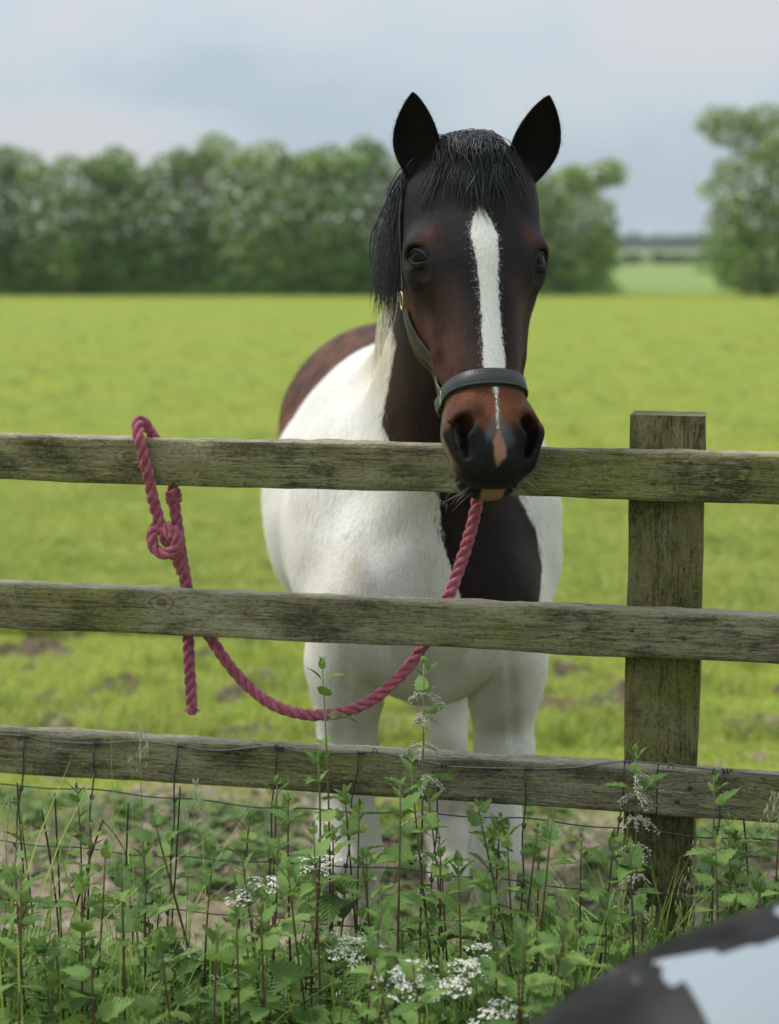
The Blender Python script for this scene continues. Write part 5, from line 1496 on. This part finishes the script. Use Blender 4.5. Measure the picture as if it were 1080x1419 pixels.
# ---- tall grass blades and seeding grasses
def long_blades(xs, ys, h, wdt, seed, lean=0.7):
    r = np.random.default_rng(seed); n = len(xs); m = 8; t = np.linspace(0, 1, m)
    h = h * r.uniform(0.75, 1.15, n); a = r.uniform(0, 6.28, n); ln = lean * r.uniform(0.15, 1.3, n)
    off = (h * ln)[:, None] * t ** 2.2; zz = h[:, None] * (t - 0.45 * (ln[:, None] * t ** 3))
    cx = xs[:, None] + np.cos(a)[:, None] * off; cy = ys[:, None] + np.sin(a)[:, None] * off
    wv = wdt * r.uniform(0.6, 1.3, n)[:, None] * (1 - t ** 2.5) * 0.5 + 0.0002
    b = a + math.pi / 2 + r.normal(0, 0.5, n)
    Lv = np.stack([cx + np.cos(b)[:, None] * wv, cy + np.sin(b)[:, None] * wv, zz], -1); Rv = np.stack([cx - np.cos(b)[:, None] * wv, cy - np.sin(b)[:, None] * wv, zz], -1)
    Mv = np.stack([cx, cy, zz - wv * 0.5], -1)
    V = np.stack([Lv, Mv, Rv], 2).reshape(-1, 3)
    i = (np.arange(n) * m * 3)[:, None] + (np.arange(m - 1) * 3)[None]
    q = np.concatenate([np.stack([i, i + 1, i + 4, i + 3], -1).reshape(-1, 4), np.stack([i + 1, i + 2, i + 5, i + 4], -1).reshape(-1, 4)])
    return V, q
M_blade = grass_mat('tall_grass_blade', (0.17, 0.29, 0.04), (0.29, 0.43, 0.075), (0.45, 0.54, 0.16), 0.35)
r = np.random.default_rng(41); gb = MB()
def clump_blades(px, n, sx, Y, sy, h, seed, w_=0.0052, lean=0.7):
    r = np.random.default_rng(seed); c = at(px, 1300, Y)
    gb.add(*long_blades(c.x + r.normal(0, sx, n), Y + r.normal(0, sy, n), h, w_, seed, lean))
clump_blades(60, 200, 0.12, 2.55, 0.08, 0.74, 1); clump_blades(800, 90, 0.08, 2.6, 0.06, 0.76, 17, 0.007); clump_blades(880, 90, 0.10, 2.8, 0.06, 0.78, 18, 0.006, 0.5); clump_blades(-10, 60, 0.05, 2.7, 0.08, 0.92, 11, lean=0.45); clump_blades(200, 40, 0.04, 2.6, 0.06, 0.80, 2)
clump_blades(290, 34, 0.015, 2.45, 0.02, 0.74, 3, 0.004, 0.5); clump_blades(170, 26, 0.02, 2.85, 0.05, 0.86, 12, 0.004, 0.3)
clump_blades(450, 40, 0.10, 2.6, 0.08, 0.70, 4); clump_blades(640, 60, 0.08, 2.5, 0.06, 0.70, 5); clump_blades(730, 70, 0.05, 2.55, 0.06, 0.76, 6, 0.008)
clump_blades(850, 80, 0.07, 2.75, 0.06, 0.74, 7, 0.006); clump_blades(905, 70, 0.05, 2.9, 0.05, 0.76, 8, 0.006, 0.5); clump_blades(1010, 110, 0.08, 2.95, 0.08, 0.74, 9)
clump_blades(380, 70, 0.10, 2.7, 0.1, 0.74, 10); clump_blades(560, 60, 0.12, 2.75, 0.1, 0.74, 13); clump_blades(120, 60, 0.1, 2.75, 0.1, 0.78, 14); clump_blades(700, 40, 0.06, 2.45, 0.05, 0.72, 16, 0.007)
n = 1700; xx = r.uniform(-0.8, 0.85, n); yy = r.uniform(2.35, 3.3, n)
gb.add(*long_blades(xx, yy, 0.58, 0.005, 15, 0.8))
tag(link('tall_grass', gb.mesh('tall_grass'), M_blade), 'long bright grass blades among the nettles', kind='stuff')
# leafy undergrowth too thick to count
LV = MB(); rr_ = np.random.default_rng(8)
base_v = np.array([v_.co[:] for v_ in leaf_me[0].vertices]); base_q = np.array([list(p_.vertices) for p_ in leaf_me[0].polygons])
for i in range(1500):
    y_ = rr_.uniform(2.35, 3.35); x_ = rr_.uniform(-0.28, 0.28) * y_; z_ = rr_.uniform(0.1, 0.60)
    z_ = min(z_, 1.72 - 0.405 * y_ + rr_.normal(0, 0.02)); L_ = rr_.uniform(0.035, 0.075)
    e = Matrix.Rotation(rr_.uniform(0, 6.28), 3, 'Z') @ Matrix.Rotation(rr_.normal(0.1, 0.35), 3, 'Y') @ Matrix.Rotation(rr_.normal(0, 0.3), 3, 'X')
    LV.add(base_v @ np.array(e).T * L_ + (x_, y_, z_), base_q)
k = grass_mat('undergrowth_leaf', (0.06, 0.12, 0.024), (0.10, 0.18, 0.035), (0.16, 0.25, 0.06), 0.25)
tag(link('undergrowth', LV.mesh('undergrowth'), k), 'thick leafy undergrowth at the foot of the nettles', kind='stuff')

GW = MB(); rr_ = np.random.default_rng(18)
for i in range(1900):
    y_ = rr_.uniform(3.35, 5.6); x_ = rr_.uniform(-0.26, 0.26) * y_
    if fbm(np.array([x_ * 2.3]), np.array([y_ * 2.0]), 66, 3)[0] < -0.05: continue
    z_ = float(ground_z(np.array([x_]), np.array([y_]))[0]); a0 = rr_.uniform(0, 6.28); L_ = rr_.uniform(0.02, 0.055)
    for j in range(4):
        e = Matrix.Rotation(a0 + j * 1.57 + rr_.normal(0, 0.3), 3, 'Z') @ Matrix.Rotation(-rr_.uniform(0.1, 0.7), 3, 'Y')
        p0 = np.array(e) @ np.array([0.25 * L_, 0, 0]); GW.add(base_v[::1] @ np.array(e).T * L_ + p0 + (x_, y_, z_ + 0.012), base_q)
tag(link('seedling_weeds', GW.mesh('seedling_weeds'), k), 'small leafy weeds sprouting from the trodden soil', kind='stuff')

M_seed = plain('grass_seed', (0.27, 0.33, 0.12), 0.7, var=0.3, scale=60)
M_pale = plain('pale_grass_seed', (0.36, 0.36, 0.22), 0.75, var=0.3, scale=60)
def seed_grass(label, px, py, Y, seed, dense=True, L_=0.085, lean=0.0, group='grass stalks gone to seed'):
    r = np.random.default_rng(seed); t = at(px, py, Y); root = thing('seeding_grass', label, 'grass stalk', (t.x - lean, t.y, 0), group)
    h = t.z; P = catmull([(0, 0, 0), (lean * 0.1, 0, h * 0.4), (lean * 0.4, 0, h * 0.78), (lean, 0, h)], 0.03)
    m = MB(); m.tube(P, np.linspace(0.0016, 0.0006, len(P)), 5); link('stem', m.mesh('stem'), M_gstem, root)
    m = MB(); D = np.array([lean * 0.6, 0, h * 0.22]); D /= np.linalg.norm(D)
    for i in range(60 if dense else 34):
        q = r.random(); p0 = np.array([lean, 0, h]) - D * L_ * q; a = r.uniform(0, 6.28); sp_ = (0.004 if dense else 0.016 * (0.3 + q))
        e = p0 + np.array([math.cos(a) * sp_, math.sin(a) * sp_, 0.006 if dense else 0.010]); g2 = e + D * 0.006
        m.tube([e - D * 0.003, (e + g2) / 2, g2], [0.0004, 0.0012, 0.0002], 4, False)
        if not dense: m.tube([p0, e], 0.0003, 3, False)
    o = link('seed_head', m.mesh('seed_head'), M_seed if dense else M_pale, root); o['kind'] = 'stuff'
    for i in range(3):
        V_, q_ = long_blades(np.zeros(1), np.zeros(1), h * 0.6, 0.006, seed * 7 + i, 0.8); V_[:, 2] += h * 0.25 * i / 2
        link('blade', mesh_np('blade', V_, q_, True), M_blade, root)
seed_grass('loose green grass head standing across the left end of the bottom rail', 194, 1012, 2.84, 1, False, 0.075)
for i, (px, py, Y, ln) in enumerate(((886, 1240, 2.7, 0.0), (905, 1262, 2.68, 0.02), (940, 1258, 2.7, -0.02), (962, 1262, 2.72, 0.05), (864, 1215, 2.74, -0.03), (850, 1240, 2.7, 0.015), (980, 1245, 2.8, 0.03))):
    seed_grass('bright green foxtail grass in front of the post foot', px, py, Y, 10 + i, True, 0.09, ln, 'foxtail grass by the post foot')
seed_grass('pale feathery grass head right of the post', 965, 1175, 2.8, 31, False, 0.10, 0.03)
seed_grass('drooping grass head across the right end of the bottom rail', 1074, 1108, 2.75, 32, False, 0.07, 0.05)
seed_grass('fine grass head at the left edge below the bottom rail', 12, 1110, 2.7, 33, False, 0.1, 0.02)
seed_grass('fine grass head leaning left of the tall nettle stems', 272, 1090, 2.75, 34, False, 0.07, 0.03)

# ---- dead stalks and a bramble cane
M_dead = plain('dead_stalk', (0.050, 0.035, 0.028), 0.8, var=0.3, scale=20)
def stalk(name, label, cat, pts, rad, mat, group=None, thorns=0, seed=0):
    P = [at(*p) for p in pts]; o = P[-1].copy(); o.z = 0
    root = thing(name, label, cat, tuple(o), group); m = MB()
    low = P[-1] + (P[-1] - P[-2]) * 0.0; PP = P + [Vector((low.x, low.y, 0))]
    C_ = catmull(PP, 0.02) - np.array(o); m.tube(C_, np.linspace(rad * 0.6, rad, len(C_)), 6); link('cane' if thorns else 'stem', m.mesh('stem'), mat, root)
    if thorns:
        r = np.random.default_rng(seed); m = MB()
        for i in range(thorns):
            j = r.integers(2, len(C_) - 2); d = r.normal(0, 1, 3); d /= np.linalg.norm(d); m.tube([C_[j] + d * rad * 0.5, C_[j] + d * (rad + 0.004)], [0.0009, 0.0001], 4, False)
        o_ = link('thorn', m.mesh('thorn'), mat, root); o_['kind'] = 'stuff'
for i, (px, dx) in enumerate(((24, 16), (58, 26), (76, 10), (126, -4), (178, -6), (250, -12), (1030, 12))):
    stalk('dead_stalk', ['dark bare stalk nearest the left picture edge', 'second dark bare stalk from the left picture edge', 'third dark bare stalk, left of the red bramble cane', 'dark bare stalk just right of the bramble cane\'s tip', 'dark bare stalk below the loop of the pink rope', 'dark bare stalk below the rope\'s loose end', 'dark bare stalk right of the fence post'][i], 'stalk', [(px, 1085 + (i * 37) % 60, 3.02), (px + dx * 0.5, 1200, 3.03), (px + dx, 1330, 3.03)], 0.0026, M_dead, 'bare dark stalks by the netting')
stalk('bramble_cane', 'dark red bramble cane leaning through the netting at left', 'bramble', [(143, 1136, 3.05), (128, 1180, 3.04), (108, 1248, 3.02), (94, 1300, 3.0), (82, 1345, 3.0)], 0.0034, plain('bramble_red', (0.07, 0.018, 0.02), 0.5, var=0.3, scale=20), None, 60, 3)
stalk('bramble_cane', 'thin pale red cane arching down behind the netting at left', 'bramble', [(140, 1134, 3.2), (165, 1165, 3.22), (188, 1212, 3.24), (200, 1260, 3.26)], 0.0022, plain('bramble_pale', (0.30, 0.12, 0.09), 0.5, var=0.3, scale=20), None, 30, 4)
# ------------------------------------------------------------------ out-of-focus front wing of a car, close to the camera
def car_pt(a, b):
    """skin of the wing and bonnet: a along the nose (0 = nose tip, 1 = windscreen), b across"""
    pass
CC = np.array([0.561, 1.62, 0.682])
def car_sdf(P):
    d = ell((0, 0, 0), (0.584, 0.329, 0.465))(P - CC)
    d = smin(d, cap((1.05, 1.42, 0.70), (2.6, 1.1, 0.80), 0.38, 0.46)(P), 0.12)
    d = smin(d, cap((0.60, 1.52, 0.45), (2.6, 1.2, 0.50), 0.30, 0.40)(P), 0.10)
    d = smax(d, 0.24 - P[:, 2], 0.03)
    wc = np.array([0.66, 1.86, 0.33]); q = np.hypot(P[:, 0] - wc[0], P[:, 2] - wc[2]) - 0.37
    d = smax(d, -np.maximum(q, np.abs(P[:, 1] - wc[1]) - 0.26), 0.02)
    return d
keep_sdf = sdf; sdf = car_sdf
CV, CQ = surface_nets((-0.15, 0.55, 0.15), (3.2, 2.2, 1.35), 0.024)
for it in range(2):
    dd = sdf(CV); g = gradient(CV, 0.002); CV = CV - np.clip(dd, -0.01, 0.01)[:, None] * g
def on_car(px, py):
    rd = np.array(ray(px, py)); rd /= np.linalg.norm(rd); p = np.array([0, 0, EYE])
    for i in range(60):
        d = sdf(p[None])[0]; p = p + rd * d * 0.9
        if d < 1e-4 or p[1] > 4: break
    return p
pale = [(897, 1333), (945, 1324), (992, 1316), (997, 1324), (1042, 1309), (1047, 1313), (1085, 1299), (1180, 1285), (1400, 1300), (1400, 1700), (1120, 1560), (1010, 1470), (982, 1419), (965, 1385), (948, 1358), (930, 1369), (916, 1353), (921, 1341)]  # outline of the mirrored sky, painted onto the wing as colour
small = [(878, 1403), (892, 1394), (900, 1404), (888, 1412)]
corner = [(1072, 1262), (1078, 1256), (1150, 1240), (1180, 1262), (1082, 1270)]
low = [(740, 1419), (780, 1408), (770, 1430), (700, 1470)]
def plan(pp): return [tuple(on_car(*q)[:2]) for q in pp]
cd = np.full(len(CV), -1.0)
me_c = mesh_np('body', CV, CQ, True)
bm = bmesh.new(); bm.from_mesh(me_c)
vis = [f for f in bm.faces if f.calc_center_median().x < 1.0 and f.calc_center_median().z > 0.8]
bmesh.ops.subdivide_edges(bm, edges=list({e for f in vis for e in f.edges}), cuts=2, use_grid_fill=True)
bmesh.ops.triangulate(bm, faces=[f for f in bm.faces if len(f.verts) > 4]); bmesh.ops.recalc_face_normals(bm, faces=bm.faces)
for f in bm.faces: f.smooth = True
bm.to_mesh(me_c); bm.free()
n = len(me_c.vertices); cv = np.empty(n * 3, np.float32); me_c.vertices.foreach_get('co', cv); cv = cv.reshape(-1, 3).astype(float)
for it in range(2): cv = cv - np.clip(sdf(cv), -0.004, 0.004)[:, None] * gradient(cv, 0.002)
sky_refl = np.maximum.reduce([poly_sd(cv[:, 0], cv[:, 1], plan(q)) for q in (pale, corner)])
sky_refl = np.where(cv[:, 2] > 0.75, sky_refl, -0.1)
CO = np.array([0.9, 1.5, 0.0])
me_c.vertices.foreach_set('co', (cv - CO).astype(np.float32).ravel()); me_c.update()
a = me_c.attributes.new('pale', 'FLOAT', 'POINT'); a.data.foreach_set('value', sky_refl.astype(np.float32))
sdf = keep_sdf
k = NT('car_paint_drawn_reflections'); n1 = k.noise(k.coord(), 5.0, 3); n2 = k.noise(k.coord(), 26.0, 3)
dk = k.mix(k.f(n1, 0.4, 0.62), (0.007, 0.007, 0.008), (0.034, 0.032, 0.029)); dk = k.mix(k.f(n2, 0.62, 0.74), dk, (0.13, 0.13, 0.13))  # dark mottling with light flecks paints in the reflected trees and gaps
k.set(Base_Color=k.mix(k.f(k.attr('pale'), -0.001, 0.001), dk, (0.27, 0.305, 0.335)), Roughness=0.5, Specular_IOR_Level=0.1)  # pale tone is the sky's reflection put into the base colour
car = thing('parked_car', 'blurred rounded black car wing with a painted jagged sky reflection, bottom right corner', 'car', tuple(CO))
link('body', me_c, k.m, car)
w_ = MB(); M_tyre = plain('tyre_rubber', (0.03, 0.03, 0.03), 0.85)
th = np.linspace(0, 2 * math.pi, 40)
wh = link('wheel', None, None, car); wh.location = (0.66 - CO[0], 1.80 - CO[1], 0.32)
w_.tube([(0.245 * math.cos(t), 0, 0.245 * math.sin(t)) for t in th], 0.075, 12, False); link('tyre', w_.mesh('tyre'), M_tyre, wh)
w_ = MB(); w_.tube([(0, -0.06, 0), (0, 0.03, 0), (0, 0.05, 0)], [0.185, 0.185, 0.16], 28); link('rim', w_.mesh('rim'), plain('alloy', (0.4, 0.4, 0.42), 0.35, 0.9), wh)
# ------------------------------------------------------------------ air
mb = MB(); mb.box((0, 640, 4.0), (2960, 2800, 10.6))
hz_o = link('haze', mb.mesh('haze', False), None)
hm = bpy.data.materials.new('haze_air'); hm.use_nodes = True; hm.node_tree.nodes.clear()
ho = hm.node_tree.nodes.new('ShaderNodeOutputMaterial'); hv = hm.node_tree.nodes.new('ShaderNodeVolumePrincipled')
hv.inputs['Color'].default_value = (0.93, 0.96, 1.0, 1); hv.inputs['Density'].default_value = 0.00042
hm.node_tree.links.new(hv.outputs[0], ho.inputs['Volume'])
hz_o.data.materials.append(hm); hz_o['kind'] = 'stuff'; hz_o['label'] = 'thin pale haze over the far fields'
